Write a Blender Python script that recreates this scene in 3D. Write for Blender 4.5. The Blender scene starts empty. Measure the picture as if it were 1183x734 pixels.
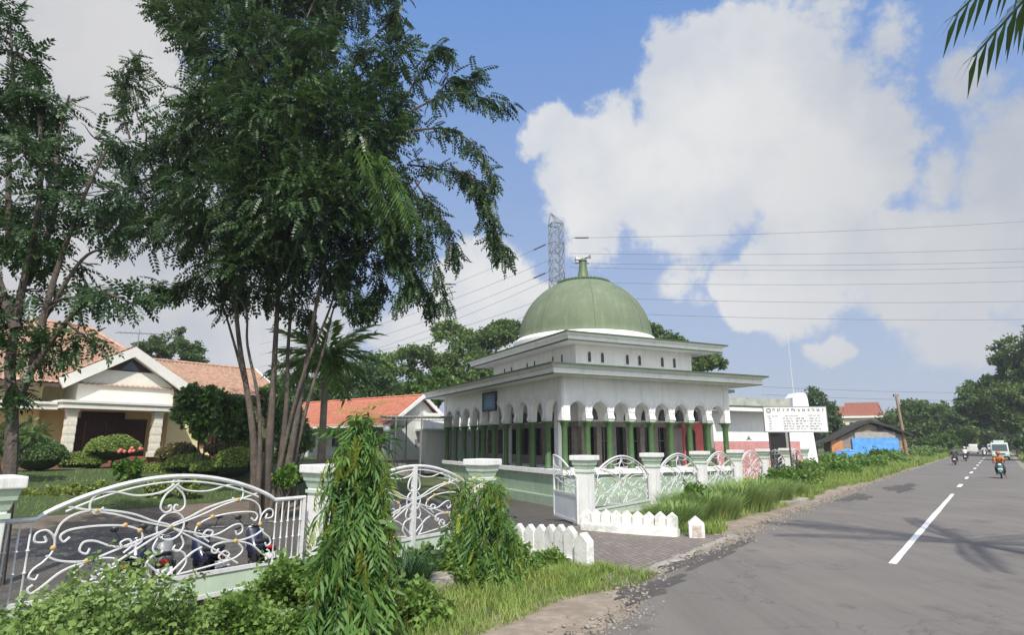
import bpy, bmesh, math, random
import numpy as np
from mathutils import Vector, Matrix

random.seed(7)
SC = bpy.context.scene
COL = SC.collection
F_PX, TH, CAM_H = 679.1, 0.2078, 2.5          # focal length in photo pixels, pitch, eye height


def ray(px, py):
    u = (px - 591.5) / F_PX
    v = (367.0 - py) / F_PX
    return np.array([u, math.cos(TH) - math.sin(TH) * v, math.sin(TH) + math.cos(TH) * v])


def P(px, py, Y):
    """world point seen at photo pixel (px, py) standing Y metres ahead"""
    r = ray(px, py)
    return np.array([0, 0, CAM_H]) + r * (Y / r[1])


# directions of the place -------------------------------------------------
RD = np.array([math.sin(math.radians(39.0)), math.cos(math.radians(39.0))])   # along the road
RN = np.array([RD[1], -RD[0]])                                                # to the right of it
FA = np.array([2.2558, 18.844])                                               # fence pillar by the driveway
FD = np.array([math.sin(0.6648), math.cos(0.6648)])                           # along the fence
FB = np.array([-FD[1], FD[0]])                                                # behind the fence
FS = 4.8435                                                                   # pillar spacing


def road_pt(s, n, z=0.0):
    p = RD * s + RN * n
    return (float(p[0]), float(p[1]), z)


def sst(a, b, x):
    t = np.clip((np.asarray(x, float) - a) / (b - a), 0, 1)
    return t * t * (3 - 2 * t)


def hgt(x, y):
    """lie of the land"""
    x = np.asarray(x, float); y = np.asarray(y, float)
    s = (x - FA[0]) * FB[0] + (y - FA[1]) * FB[1]
    a = 1.25 * sst(7, 23, s) * (1 - sst(-11, -7, x))
    b = -0.45 * sst(0.4, 4.5, s) * sst(-5, -1, x) * (1 - sst(11, 15, x))
    return a + b


def hz(x, y):
    return float(hgt(x, y))


# ---------------------------------------------------------------- objects
def tag(o, label=None, cat=None, group=None, kind=None):
    if label: o['label'] = label
    if cat: o['category'] = cat
    if group: o['group'] = group
    if kind: o['kind'] = kind
    return o


def empty(name, loc=(0, 0, 0), rz=0.0, label=None, cat=None, group=None):
    o = bpy.data.objects.new(name, None)
    o.empty_display_size = 0.3
    o.location = loc
    o.rotation_euler = (0, 0, rz)
    COL.objects.link(o)
    return tag(o, label, cat, group)


def copy_tree(o, parent=None):
    c = o.copy(); COL.objects.link(c); c.parent = parent
    for ch in list(o.children):
        copy_tree(ch, c)
    return c


class MB:
    def __init__(s):
        s.v = []; s.f = []

    def add(s, verts, faces):
        b = len(s.v)
        s.v.extend([tuple(map(float, p)) for p in verts])
        s.f.extend([tuple(i + b for i in f) for f in faces])
        return s

    def box(s, lo, hi, rz=0.0, org=None):
        x0, y0, z0 = lo; x1, y1, z1 = hi
        vs = [(x0, y0, z0), (x1, y0, z0), (x1, y1, z0), (x0, y1, z0), (x0, y0, z1), (x1, y0, z1), (x1, y1, z1), (x0, y1, z1)]
        if rz:
            ox, oy = org if org else ((x0 + x1) / 2, (y0 + y1) / 2)
            c, n = math.cos(rz), math.sin(rz)
            vs = [(ox + (x - ox) * c - (y - oy) * n, oy + (x - ox) * n + (y - oy) * c, z) for x, y, z in vs]
        return s.add(vs, [(0, 3, 2, 1), (4, 5, 6, 7), (0, 1, 5, 4), (1, 2, 6, 5), (2, 3, 7, 6), (3, 0, 4, 7)])

    def cbox(s, c, d, rz=0.0):
        return s.box((c[0] - d[0] / 2, c[1] - d[1] / 2, c[2] - d[2] / 2), (c[0] + d[0] / 2, c[1] + d[1] / 2, c[2] + d[2] / 2), rz)

    def frustum(s, lo, z0, hi, z1):
        """lo/hi = (x0,y0,x1,y1) rectangles at z0 and z1"""
        a, b = lo, hi
        vs = [(a[0], a[1], z0), (a[2], a[1], z0), (a[2], a[3], z0), (a[0], a[3], z0), (b[0], b[1], z1), (b[2], b[1], z1), (b[2], b[3], z1), (b[0], b[3], z1)]
        return s.add(vs, [(0, 3, 2, 1), (4, 5, 6, 7), (0, 1, 5, 4), (1, 2, 6, 5), (2, 3, 7, 6), (3, 0, 4, 7)])

    def quad(s, *p):
        return s.add(p, [tuple(range(len(p)))])

    def prism(s, pts, d):
        """polygon pts (3D) extruded by vector d"""
        n = len(pts)
        q = [tuple(np.array(p, float) + np.array(d, float)) for p in pts]
        return s.add(list(pts) + q, [tuple(range(n))[::-1], tuple(range(n, 2 * n))] + [(i, (i + 1) % n, n + (i + 1) % n, n + i) for i in range(n)])

    def tube(s, pts, r, n=6, cap=True):
        pts = np.array(pts, float)
        m = len(pts)
        if np.isscalar(r): r = [r] * m
        t = np.gradient(pts, axis=0) if m > 2 else np.array([pts[1] - pts[0]] * 2)
        t /= np.maximum(np.linalg.norm(t, axis=1), 1e-9)[:, None]
        ref = np.array([0, 0, 1.0]) if abs(t[0][2]) < 0.9 else np.array([1.0, 0, 0])
        a = np.cross(t[0], ref); a /= np.linalg.norm(a)
        vs = []
        for i in range(m):
            a = a - t[i] * (a @ t[i]); a /= max(np.linalg.norm(a), 1e-9)
            b = np.cross(t[i], a)
            for k in range(n):
                w = 2 * math.pi * k / n
                vs.append(pts[i] + r[i] * (math.cos(w) * a + math.sin(w) * b))
        fs = [(i * n + k, i * n + (k + 1) % n, (i + 1) * n + (k + 1) % n, (i + 1) * n + k) for i in range(m - 1) for k in range(n)]
        if cap: fs += [tuple(range(n))[::-1], tuple(range((m - 1) * n, m * n))]
        return s.add(vs, fs)

    def lathe(s, prof, n=24, c=(0, 0, 0), cap=True):
        """profile of (radius, z)"""
        vs = [(c[0] + r * math.cos(2 * math.pi * k / n), c[1] + r * math.sin(2 * math.pi * k / n), c[2] + z) for r, z in prof for k in range(n)]
        m = len(prof)
        fs = [(i * n + k, i * n + (k + 1) % n, (i + 1) * n + (k + 1) % n, (i + 1) * n + k) for i in range(m - 1) for k in range(n)]
        if cap: fs += [tuple(range(n))[::-1], tuple(range((m - 1) * n, m * n))]
        return s.add(vs, fs)

    def ball(s, c, r, n=10, sq=(1, 1, 1)):
        prof = [(max(1e-3, math.sin(math.pi * i / n)), -math.cos(math.pi * i / n)) for i in range(n + 1)]
        b = len(s.v)
        s.lathe(prof, n + 2)
        for i in range(b, len(s.v)):
            x, y, z = s.v[i]
            s.v[i] = (c[0] + x * r * sq[0], c[1] + y * r * sq[1], c[2] + z * r * sq[2])
        return s

    def build(s, name, mat, parent=None, smooth=False, bevel=0.0, loc=None, rz=None):
        me = bpy.data.meshes.new(name)
        me.from_pydata(s.v, [], s.f)
        if smooth:
            me.polygons.foreach_set('use_smooth', [True] * len(me.polygons))
            try: me.set_sharp_from_angle(angle=math.radians(42))
            except Exception: pass
        me.materials.append(mat)
        o = bpy.data.objects.new(name, me); COL.objects.link(o); o.parent = parent
        if loc is not None: o.location = loc
        if rz is not None: o.rotation_euler = (0, 0, rz)
        if bevel > 0:
            bm = bmesh.new(); bm.from_mesh(me)
            ed = [e for e in bm.edges if len(e.link_faces) == 2 and e.calc_face_angle(0) > 0.6]
            try: bmesh.ops.bevel(bm, geom=ed, offset=bevel, segments=2, profile=0.6, affect='EDGES')
            except Exception: pass
            bm.to_mesh(me); bm.free()
        return o


def np_mesh(name, V, Fc, mat, parent=None, smooth=False):
    """V (n,3), Fc (m,k) with constant k"""
    V = np.ascontiguousarray(V, np.float32); Fc = np.ascontiguousarray(Fc, np.int32)
    me = bpy.data.meshes.new(name)
    m, k = Fc.shape
    me.vertices.add(len(V)); me.vertices.foreach_set('co', V.ravel())
    me.loops.add(m * k); me.loops.foreach_set('vertex_index', Fc.ravel())
    me.polygons.add(m)
    me.polygons.foreach_set('loop_start', np.arange(0, m * k, k, dtype=np.int32))
    if smooth: me.polygons.foreach_set('use_smooth', np.ones(m, dtype=bool))
    me.update(calc_edges=True)
    if mat: me.materials.append(mat)
    o = bpy.data.objects.new(name, me); COL.objects.link(o); o.parent = parent
    return o


def norm(a):
    return a / np.maximum(np.linalg.norm(a, axis=-1, keepdims=True), 1e-9)


def scatter(name, tpl, pos, fwd, up, scl, mat, parent=None):
    """one mesh of many copies of a leaf template (x = forward, z = up)"""
    tv, tf = tpl
    x = norm(fwd); y = norm(np.cross(up, x)); z = np.cross(x, y)
    n = len(pos)
    scl = np.broadcast_to(np.asarray(scl, float), (n,))
    M = np.stack([x, y, z], 2) * scl[:, None, None]
    V = np.einsum('nij,kj->nki', M, tv) + pos[:, None, :]
    Fc = tf[None] + (np.arange(n) * len(tv))[:, None, None]
    return np_mesh(name, V.reshape(-1, 3), Fc.reshape(-1, tf.shape[1]), mat, parent)


# -------------------------------------------------------------- materials
MATS = {}


def nodes_of(name):
    m = bpy.data.materials.new(name); m.use_nodes = True
    nt = m.node_tree
    b = nt.nodes['Principled BSDF']
    return m, nt, b


def mat(name, col, rough=0.7, var=0.15, scale=3.0, bump=0.0, bscale=30.0, metal=0.0, col2=None, spec=0.4, stain=None, stain_scale=0.8, stain_amt=0.5, streak=False):
    """plain painted / mineral surface: base colour with noise variation, stains and a little relief"""
    if name in MATS: return MATS[name]
    m, nt, b = nodes_of(name)
    N, L = nt.nodes, nt.links
    tc = N.new('ShaderNodeTexCoord')
    n1 = N.new('ShaderNodeTexNoise'); n1.inputs['Scale'].default_value = scale; n1.inputs['Detail'].default_value = 6; n1.inputs['Roughness'].default_value = 0.65
    L.new(tc.outputs['Object'], n1.inputs['Vector'])
    mx = N.new('ShaderNodeMix'); mx.data_type = 'RGBA'
    c = np.array(col[:3]); c2 = np.array(col2[:3]) if col2 is not None else c * (1 - var * 2)
    mr = N.new('ShaderNodeMapRange'); mr.inputs['From Min'].default_value = 0.32; mr.inputs['From Max'].default_value = 0.68
    L.new(n1.outputs['Fac'], mr.inputs['Value']); L.new(mr.outputs['Result'], mx.inputs['Factor'])
    mx.inputs['A'].default_value = (*np.clip(c * (1 + (0 if col2 is not None else var * 0.5)), 0, 0.95), 1); mx.inputs['B'].default_value = (*c2, 1)
    out = mx.outputs['Result']
    if stain is not None:
        n2 = N.new('ShaderNodeTexNoise'); n2.inputs['Scale'].default_value = stain_scale; n2.inputs['Detail'].default_value = 9; n2.inputs['Roughness'].default_value = 0.75
        if streak:
            mp = N.new('ShaderNodeMapping'); mp.inputs['Scale'].default_value = (3.0, 3.0, 0.35)
            L.new(tc.outputs['Object'], mp.inputs['Vector']); L.new(mp.outputs['Vector'], n2.inputs['Vector'])
        else:
            L.new(tc.outputs['Object'], n2.inputs['Vector'])
        r2 = N.new('ShaderNodeMapRange'); r2.inputs['From Min'].default_value = 0.50; r2.inputs['From Max'].default_value = 0.78; r2.inputs['To Max'].default_value = stain_amt
        L.new(n2.outputs['Fac'], r2.inputs['Value'])
        m2 = N.new('ShaderNodeMix'); m2.data_type = 'RGBA'
        L.new(r2.outputs['Result'], m2.inputs['Factor']); L.new(out, m2.inputs['A']); m2.inputs['B'].default_value = (*stain, 1)
        out = m2.outputs['Result']
    L.new(out, b.inputs['Base Color'])
    b.inputs['Roughness'].default_value = rough; b.inputs['Metallic'].default_value = metal
    b.inputs['Specular IOR Level'].default_value = spec
    if bump > 0:
        n3 = N.new('ShaderNodeTexNoise'); n3.inputs['Scale'].default_value = bscale; n3.inputs['Detail'].default_value = 5
        L.new(tc.outputs['Object'], n3.inputs['Vector'])
        bp = N.new('ShaderNodeBump'); bp.inputs['Strength'].default_value = bump; bp.inputs['Distance'].default_value = 0.03
        L.new(n3.outputs['Fac'], bp.inputs['Height']); L.new(bp.outputs['Normal'], b.inputs['Normal'])
    MATS[name] = m
    return m


def leafmat(name, c1, c2, c3=None, rough=0.5, trans=0.3, nscale=0.8, frac3=0.1):
    """foliage: each leaf its own tone between c1 and c2, a few c3"""
    if name in MATS: return MATS[name]
    m, nt, b = nodes_of(name)
    N, L = nt.nodes, nt.links
    geo = N.new('ShaderNodeNewGeometry'); tc = N.new('ShaderNodeTexCoord')
    ns = N.new('ShaderNodeTexNoise'); ns.inputs['Scale'].default_value = nscale; ns.inputs['Detail'].default_value = 3
    L.new(tc.outputs['Object'], ns.inputs['Vector'])
    ad = N.new('ShaderNodeMath'); ad.operation = 'MULTIPLY_ADD'; ad.inputs[1].default_value = 0.55
    L.new(geo.outputs['Random Per Island'], ad.inputs[0])
    sc = N.new('ShaderNodeMath'); sc.operation = 'MULTIPLY_ADD'; sc.inputs[1].default_value = 1.5; sc.inputs[2].default_value = -0.55
    L.new(ns.outputs['Fac'], sc.inputs[0]); L.new(sc.outputs[0], ad.inputs[2])
    cr = N.new('ShaderNodeValToRGB')
    e = cr.color_ramp.elements
    e[0].position = 0.1; e[0].color = (*c1, 1); e[1].position = 0.85; e[1].color = (*c2, 1)
    if c3 is not None:
        q = e.new(1.0 - frac3 * 0.3); q.color = (*c2, 1); q2 = e.new(1.0); q2.color = (*c3, 1)
    L.new(ad.outputs[0], cr.inputs['Fac'])
    L.new(cr.outputs['Color'], b.inputs['Base Color'])
    b.inputs['Roughness'].default_value = rough; b.inputs['Specular IOR Level'].default_value = 0.35
    tr = N.new('ShaderNodeBsdfTranslucent')
    hs = N.new('ShaderNodeHueSaturation'); hs.inputs['Value'].default_value = 1.5; hs.inputs['Hue'].default_value = 0.48
    L.new(cr.outputs['Color'], hs.inputs['Color']); L.new(hs.outputs['Color'], tr.inputs['Color'])
    ms = N.new('ShaderNodeMixShader'); ms.inputs[0].default_value = trans
    L.new(b.outputs[0], ms.inputs[1]); L.new(tr.outputs[0], ms.inputs[2])
    L.new(ms.outputs[0], nt.nodes['Material Output'].inputs['Surface'])
    MATS[name] = m
    return m


def glass_dark(name='dark_glass', col=(0.012, 0.014, 0.016), rough=0.12):
    if name in MATS: return MATS[name]
    m, nt, b = nodes_of(name)
    b.inputs['Base Color'].default_value = (*col, 1); b.inputs['Roughness'].default_value = rough
    MATS[name] = m
    return m


# ------------------------------------------------------- leaf templates
def tpl_compound(pairs=7, droop=0.35, w=0.085, l=0.30, seed=1):
    """pinnate leaf, length 1 along x, leaflets as folded diamonds"""
    r = np.random.default_rng(seed)
    V = []; Fq = []
    def leaflet(b, d, ln, wd, upv):
        d = d / np.linalg.norm(d)
        sd = np.cross(upv, d); sd /= np.linalg.norm(sd)
        k = len(V)
        V.extend([b, b + d * ln * 0.5 + sd * wd - np.array([0, 0, 0.01]), b + d * ln - np.array([0, 0, ln * 0.18]), b + d * ln * 0.5 - sd * wd - np.array([0, 0, 0.01])])
        Fq.append([k, k + 1, k + 2, k + 3])
    for i in range(pairs):
        t = (i + 0.7) / pairs
        b = np.array([t, 0, 0.12 * t - droop * t * t])
        for sg in (-1, 1):
            d = np.array([0.55, sg * 1.0, -0.35 + r.normal() * 0.15])
            leaflet(b, d, l * (1 - 0.35 * abs(t - 0.5)) * r.uniform(0.85, 1.1), w, np.array([0, 0, 1.0]))
    leaflet(np.array([1.0, 0, 0.12 - droop]), np.array([1, 0, -0.6]), l, w, np.array([0, 0, 1.0]))
    return np.array(V, float), np.array(Fq, int)


def tpl_cluster(n=6, size=0.5, w=0.32, seed=2, spread=0.35):
    """a twig end: n broad leaves fanned about the tip"""
    r = np.random.default_rng(seed)
    V = []; Fq = []
    for i in range(n):
        a = 2 * math.pi * i / n + r.uniform(-.4, .4)
        d = np.array([0.45 + r.uniform(0, .5), math.cos(a), math.sin(a) * 0.8]); d /= np.linalg.norm(d)
        up = np.array([0, 0, 1.0]) + r.normal(size=3) * 0.35
        sd = np.cross(up, d); sd /= np.linalg.norm(sd)
        b = np.array([r.uniform(-spread, spread), r.uniform(-spread, spread) * .7, r.uniform(-spread, spread) * .7])
        ln = size * r.uniform(.75, 1.2)
        k = len(V)
        V.extend([b, b + d * ln * .5 + sd * ln * w, b + d * ln + np.array([0, 0, -ln * .15]), b + d * ln * .5 - sd * ln * w])
        Fq.append([k, k + 1, k + 2, k + 3])
    return np.array(V, float), np.array(Fq, int)


def tpl_blade(segs=3, w=0.03, bend=0.5):
    """grass blade standing along z, bending to +x"""
    V = []; Fq = []
    for i in range(segs + 1):
        t = i / segs
        hw = w * (1 - t) ** 0.7 + 0.002
        V += [(bend * t * t, -hw, t * (1 - 0.25 * bend * t)), (bend * t * t, hw, t * (1 - 0.25 * bend * t))]
    for i in range(segs):
        Fq.append([2 * i, 2 * i + 1, 2 * i + 3, 2 * i + 2])
    return np.array(V, float), np.array(Fq, int)


def tpl_frond(pairs=16, l=0.26, w=0.022, droop=0.25, ang=0.9, hang=0.5, seed=3, jit=.0):
    """narrow two-ranked frond (mast tree branch, palm frond)"""
    r = np.random.default_rng(seed)
    V = []; Fq = []
    for i in range(pairs):
        t = (i + .5) / pairs
        b = np.array([t, 0, -droop * t * t])
        for sg in (-1, 1):
            aj = ang + r.normal() * jit
            d = np.array([math.cos(aj), sg * math.sin(aj), -hang + r.normal() * (.08 + jit)]); d /= np.linalg.norm(d)
            sd = np.cross(np.array([0, 0, 1.0]) + r.normal(size=3) * jit, d); sd /= np.linalg.norm(sd)
            ln = l * (0.65 + 0.5 * math.sin(math.pi * min(1, t * 1.05))) * r.uniform(.9 - jit, 1.1 + jit)
            k = len(V)
            mid = b + d * ln * .5 + np.array([0, 0, .02 * ln])
            V.extend([b, mid + sd * w, b + d * ln - np.array([0, 0, ln * .22]), mid - sd * w])
            Fq.append([k, k + 1, k + 2, k + 3])
    k = len(V)
    for i in range(5):
        t = i / 4
        V += [np.array([t, -.006, -droop * t * t]), np.array([t, .006, -droop * t * t])]
    for i in range(4): Fq.append([k + 2 * i, k + 2 * i + 1, k + 2 * i + 3, k + 2 * i + 2])
    return np.array(V, float), np.array(Fq, int)


def rnd_dirs(r, n):
    return norm(r.normal(size=(n, 3)))
# ------------------------------------------------------------ camera, sun
cam_d = bpy.data.cameras.new('camera'); cam = bpy.data.objects.new('camera', cam_d); COL.objects.link(cam)
cam.location = (0, 0, CAM_H); cam.rotation_euler = (math.pi / 2 + TH, 0, 0)
cam_d.sensor_width = 36.0; cam_d.lens = 36.0 * F_PX / 1183.0
cam_d.clip_start = 0.1; cam_d.clip_end = 6000
SC.camera = cam
SUN_EL, SUN_AZ = math.radians(50), math.radians(174)
sd = bpy.data.lights.new('sun', 'SUN'); sd.energy = 3.8; sd.angle = math.radians(0.53); sd.color = (1.0, 0.94, 0.85)
so = bpy.data.objects.new('sun', sd); COL.objects.link(so); so.location = (0, 0, 60)
_d = Vector((math.sin(SUN_AZ) * math.cos(SUN_EL), math.cos(SUN_AZ) * math.cos(SUN_EL), math.sin(SUN_EL)))
so.rotation_euler = (-_d).to_track_quat('-Z', 'Y').to_euler()

W = bpy.data.worlds.new('World'); SC.world = W; W.use_nodes = True
nt = W.node_tree; N, L = nt.nodes, nt.links
bg = N['Background']; bg.inputs['Strength'].default_value = 0.15
sky = N.new('ShaderNodeTexSky'); sky.sky_type = 'NISHITA'; sky.sun_disc = False
sky.sun_elevation = SUN_EL; sky.sun_rotation = SUN_AZ; sky.air_density = 1.0; sky.dust_density = 0.8; sky.ozone_density = 3.0; sky.altitude = 0
tc = N.new('ShaderNodeTexCoord')


def vm(op, a, b=None):
    n = N.new('ShaderNodeVectorMath'); n.operation = op
    for i, x in enumerate((a, b)):
        if x is None: continue
        if isinstance(x, (tuple, list, np.ndarray)): n.inputs[i].default_value = tuple(map(float, x))
        else: L.new(x, n.inputs[i])
    return n


def mt(op, a, b=None, clamp=False):
    n = N.new('ShaderNodeMath'); n.operation = op; n.use_clamp = clamp
    for i, x in enumerate((a, b)):
        if x is None: continue
        if isinstance(x, (int, float)): n.inputs[i].default_value = x
        else: L.new(x, n.inputs[i])
    return n.outputs[0]


def nz(scale, det, rough, vec):
    n = N.new('ShaderNodeTexNoise'); n.inputs['Scale'].default_value = scale; n.inputs['Detail'].default_value = det; n.inputs['Roughness'].default_value = rough
    L.new(vec, n.inputs['Vector']); return n


dirv = vm('NORMALIZE', tc.outputs['Generated']).outputs[0]
n_big = nz(5.0, 8, 0.62, dirv)
w0 = vm('SUBTRACT', n_big.outputs['Color'], (0.5, 0.5, 0.5)).outputs[0]
w1 = N.new('ShaderNodeVectorMath'); w1.operation = 'SCALE'; L.new(w0, w1.inputs[0]); w1.inputs['Scale'].default_value = 0.17
dw = vm('ADD', dirv, w1.outputs[0]).outputs[0]
n_fine = nz(13.0, 10, 0.66, dirv)
# banks of cloud: (photo-scale bearing, size, density)
CL = [(860, 150, 150, 1.0), (800, 90, 80, .95), (845, 55, 65, .85), (715, 205, 95, .95), (648, 150, 48, .85), (790, 215, 120, .95), (930, 190, 120, .95),
      (1000, 165, 75, .85), (930, 25, 70, .45), (690, 255, 60, .75), (1170, 190, 95, .55), (1120, 95, 70, .42), (1020, 50, 55, .42), (1090, 200, 60, .5),
      (1060, 300, 105, .85), (1170, 285, 110, .85), (915, 325, 75, .95), (960, 285, 80, .8), (855, 350, 45, .85), (1100, 385, 85, .55), (960, 400, 28, .8), (790, 345, 50, .4),
      (560, 345, 85, 1.0), (610, 365, 70, .95), (525, 365, 60, .95), (470, 400, 70, .6), (700, 400, 60, .4),
      (40, 210, 300, .95), (-60, 400, 330, .95), (90, 20, 190, .8), (240, 350, 150, .85), (330, 400, 110, .7), (-300, 200, 330, .9), (180, 150, 160, .7), (1350, 250, 230, .7), (1500, 60, 260, .5), (300, -500, 300, .6), (900, -450, 320, .6)]
acc = None
for px, py, rp, st in CL:
    d = ray(px, py); dl = np.linalg.norm(d); d = d / dl
    ds = vm('DISTANCE', dw, tuple(d))
    rr = rp / F_PX / dl
    v = mt('MULTIPLY', mt('SUBTRACT', 1.0, mt('DIVIDE', ds.outputs['Value'], rr * 1.12), True), st * 1.9)
    acc = v if acc is None else mt('MAXIMUM', acc, v)
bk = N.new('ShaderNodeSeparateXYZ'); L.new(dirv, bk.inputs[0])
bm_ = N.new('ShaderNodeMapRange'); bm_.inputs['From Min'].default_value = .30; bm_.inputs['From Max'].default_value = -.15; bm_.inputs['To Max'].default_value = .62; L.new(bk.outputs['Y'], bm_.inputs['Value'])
acc = mt('MAXIMUM', acc, bm_.outputs['Result'])     # unseen broken cloud added behind the viewer as neutral fill light
fz = mt('MULTIPLY', mt('SUBTRACT', n_fine.outputs['Fac'], 0.5), 1.45)
mk = mt('ADD', acc, mt('MULTIPLY', fz, mt('MINIMUM', mt('MULTIPLY', acc, 3.0), 1.0)))
mr = N.new('ShaderNodeMapRange'); mr.interpolation_type = 'SMOOTHSTEP'
mr.inputs['From Min'].default_value = 0.30; mr.inputs['From Max'].default_value = 0.72; mr.inputs['To Max'].default_value = 0.96
L.new(mk, mr.inputs['Value'])
# cloud body: lit tops, greyer undersides
n_sh = nz(4.2, 6, 0.55, vm('ADD', dirv, (0.0, 0.0, 0.06)).outputs[0])
cr = N.new('ShaderNodeValToRGB'); L.new(n_sh.outputs['Fac'], cr.inputs['Fac'])
cr.color_ramp.elements[0].position = 0.36; cr.color_ramp.elements[0].color = (3.0, 3.15, 3.4, 1)
cr.color_ramp.elements[1].position = 0.56; cr.color_ramp.elements[1].color = (3.9, 3.88, 3.82, 1)
# thin milky air low down
sx = N.new('ShaderNodeSeparateXYZ'); L.new(dirv, sx.inputs[0])
hz_ = N.new('ShaderNodeMapRange'); hz_.inputs['From Min'].default_value = 0.0; hz_.inputs['From Max'].default_value = 0.45; hz_.inputs['To Min'].default_value = 0.92; hz_.inputs['To Max'].default_value = 0.78
L.new(sx.outputs['Z'], hz_.inputs['Value'])
m0 = N.new('ShaderNodeMix'); m0.data_type = 'RGBA'; L.new(hz_.outputs['Result'], m0.inputs['Factor'])
L.new(sky.outputs['Color'], m0.inputs['A'])
ar = N.new('ShaderNodeValToRGB'); L.new(sx.outputs['Z'], ar.inputs['Fac'])
ar.color_ramp.elements[0].position = .02; ar.color_ramp.elements[0].color = (2.0, 2.25, 2.75, 1)
ar.color_ramp.elements[1].position = .75; ar.color_ramp.elements[1].color = (.40, 1.28, 3.3, 1)
q = ar.color_ramp.elements.new(.22); q.color = (1.65, 2.05, 2.95, 1)
L.new(ar.outputs['Color'], m0.inputs['B'])
m1 = N.new('ShaderNodeMix'); m1.data_type = 'RGBA'; L.new(mr.outputs['Result'], m1.inputs['Factor'])
gr = N.new('ShaderNodeValToRGB'); L.new(mt('MULTIPLY_ADD', sx.outputs['X'], .5), gr.inputs['Fac']); gr.inputs['Fac'].links[0].from_node.inputs[2].default_value = .5
ge = gr.color_ramp.elements; ge[0].position = .18; ge[0].color = (.80, .79, .79, 1); ge[1].position = .80; ge[1].color = (.76, .775, .80, 1)
for p_, c_ in ((.36, (.90, .90, .90, 1)), (.48, (1, 1, 1, 1)), (.66, (.98, .98, .98, 1))):
    q = ge.new(p_); q.color = c_
cm = N.new('ShaderNodeMix'); cm.data_type = 'RGBA'; cm.blend_type = 'MULTIPLY'; cm.inputs['Factor'].default_value = 1
L.new(cr.outputs['Color'], cm.inputs['A']); L.new(gr.outputs['Color'], cm.inputs['B'])
L.new(m0.outputs['Result'], m1.inputs['A']); L.new(cm.outputs['Result'], m1.inputs['B'])
# extra gain on the unseen sky behind the viewer, added to fill shaded surfaces
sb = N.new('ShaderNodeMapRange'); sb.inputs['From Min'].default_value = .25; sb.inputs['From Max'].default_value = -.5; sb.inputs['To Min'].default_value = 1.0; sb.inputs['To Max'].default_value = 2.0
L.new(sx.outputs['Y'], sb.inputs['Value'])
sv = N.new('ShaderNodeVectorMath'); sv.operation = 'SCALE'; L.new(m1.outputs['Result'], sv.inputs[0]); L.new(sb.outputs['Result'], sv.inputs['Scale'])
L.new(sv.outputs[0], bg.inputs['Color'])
W.cycles.sampling_method = 'MANUAL'; W.cycles.sample_map_resolution = 512

vs = SC.view_settings
vs.view_transform = 'Standard'; vs.look = 'None'; vs.gamma = 1; vs.exposure = 0.52; vs.use_curve_mapping = False
SC.cycles.max_bounces = 8; SC.cycles.diffuse_bounces = 5; SC.cycles.transparent_max_bounces = 6
SC.cycles.use_denoising = True
# ---------------------------------------------------------- ground sheets
rg = np.random.default_rng(11)
M_white = mat('white_paint', (0.72, 0.72, 0.70), 0.6, 0.05, 1.5, stain=(0.28, 0.29, 0.24), stain_amt=0.8, stain_scale=1.3, streak=True, bump=0.08, bscale=18)
M_white2 = mat('white_limewash', (0.70, 0.70, 0.67), 0.75, 0.06, 3.0, stain=(0.22, 0.24, 0.16), stain_amt=0.9, stain_scale=3.0, bump=0.25, bscale=22)
M_iron = mat('white_iron', (0.62, 0.63, 0.63), 0.5, 0.06, 5, stain=(0.33, 0.25, 0.17), stain_amt=0.6, stain_scale=6)
M_palegreen = mat('pale_green_paint', (0.50, 0.60, 0.48), 0.6, 0.08, 2, stain=(0.3, 0.33, 0.27), stain_amt=.5, stain_scale=2, streak=True)
M_gold = mat('gold_paint', (0.50, 0.33, 0.12), 0.5, 0.1, 8)


def groundmat():
    m, nt, b = nodes_of('ground_earth_grass')
    N, L = nt.nodes, nt.links
    tc = N.new('ShaderNodeTexCoord')
    n1 = N.new('ShaderNodeTexNoise'); n1.inputs['Scale'].default_value = .35; n1.inputs['Detail'].default_value = 9; n1.inputs['Roughness'].default_value = .7
    n2 = N.new('ShaderNodeTexNoise'); n2.inputs['Scale'].default_value = 9; n2.inputs['Detail'].default_value = 6
    L.new(tc.outputs['Object'], n1.inputs['Vector']); L.new(tc.outputs['Object'], n2.inputs['Vector'])
    cr = N.new('ShaderNodeValToRGB'); L.new(n1.outputs['Fac'], cr.inputs['Fac'])
    e = cr.color_ramp.elements
    e[0].position = .38; e[0].color = (.052, .085, .020, 1); e[1].position = .66; e[1].color = (.15, .12, .07, 1)
    k = e.new(.52); k.color = (.075, .10, .028, 1)
    mx = N.new('ShaderNodeMix'); mx.data_type = 'RGBA'; mx.blend_type = 'MULTIPLY'; mx.inputs['Factor'].default_value = .6
    L.new(cr.outputs['Color'], mx.inputs['A'])
    c2 = N.new('ShaderNodeValToRGB'); L.new(n2.outputs['Fac'], c2.inputs['Fac']); c2.color_ramp.elements[0].position = .3; c2.color_ramp.elements[0].color = (.45, .45, .45, 1); c2.color_ramp.elements[1].position = .6
    L.new(c2.outputs['Color'], mx.inputs['B']); L.new(mx.outputs['Result'], b.inputs['Base Color'])
    b.inputs['Roughness'].default_value = .95
    bp = N.new('ShaderNodeBump'); bp.inputs['Strength'].default_value = .6; bp.inputs['Distance'].default_value = .05
    L.new(n2.outputs['Fac'], bp.inputs['Height']); L.new(bp.outputs['Normal'], b.inputs['Normal'])
    return m


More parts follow.
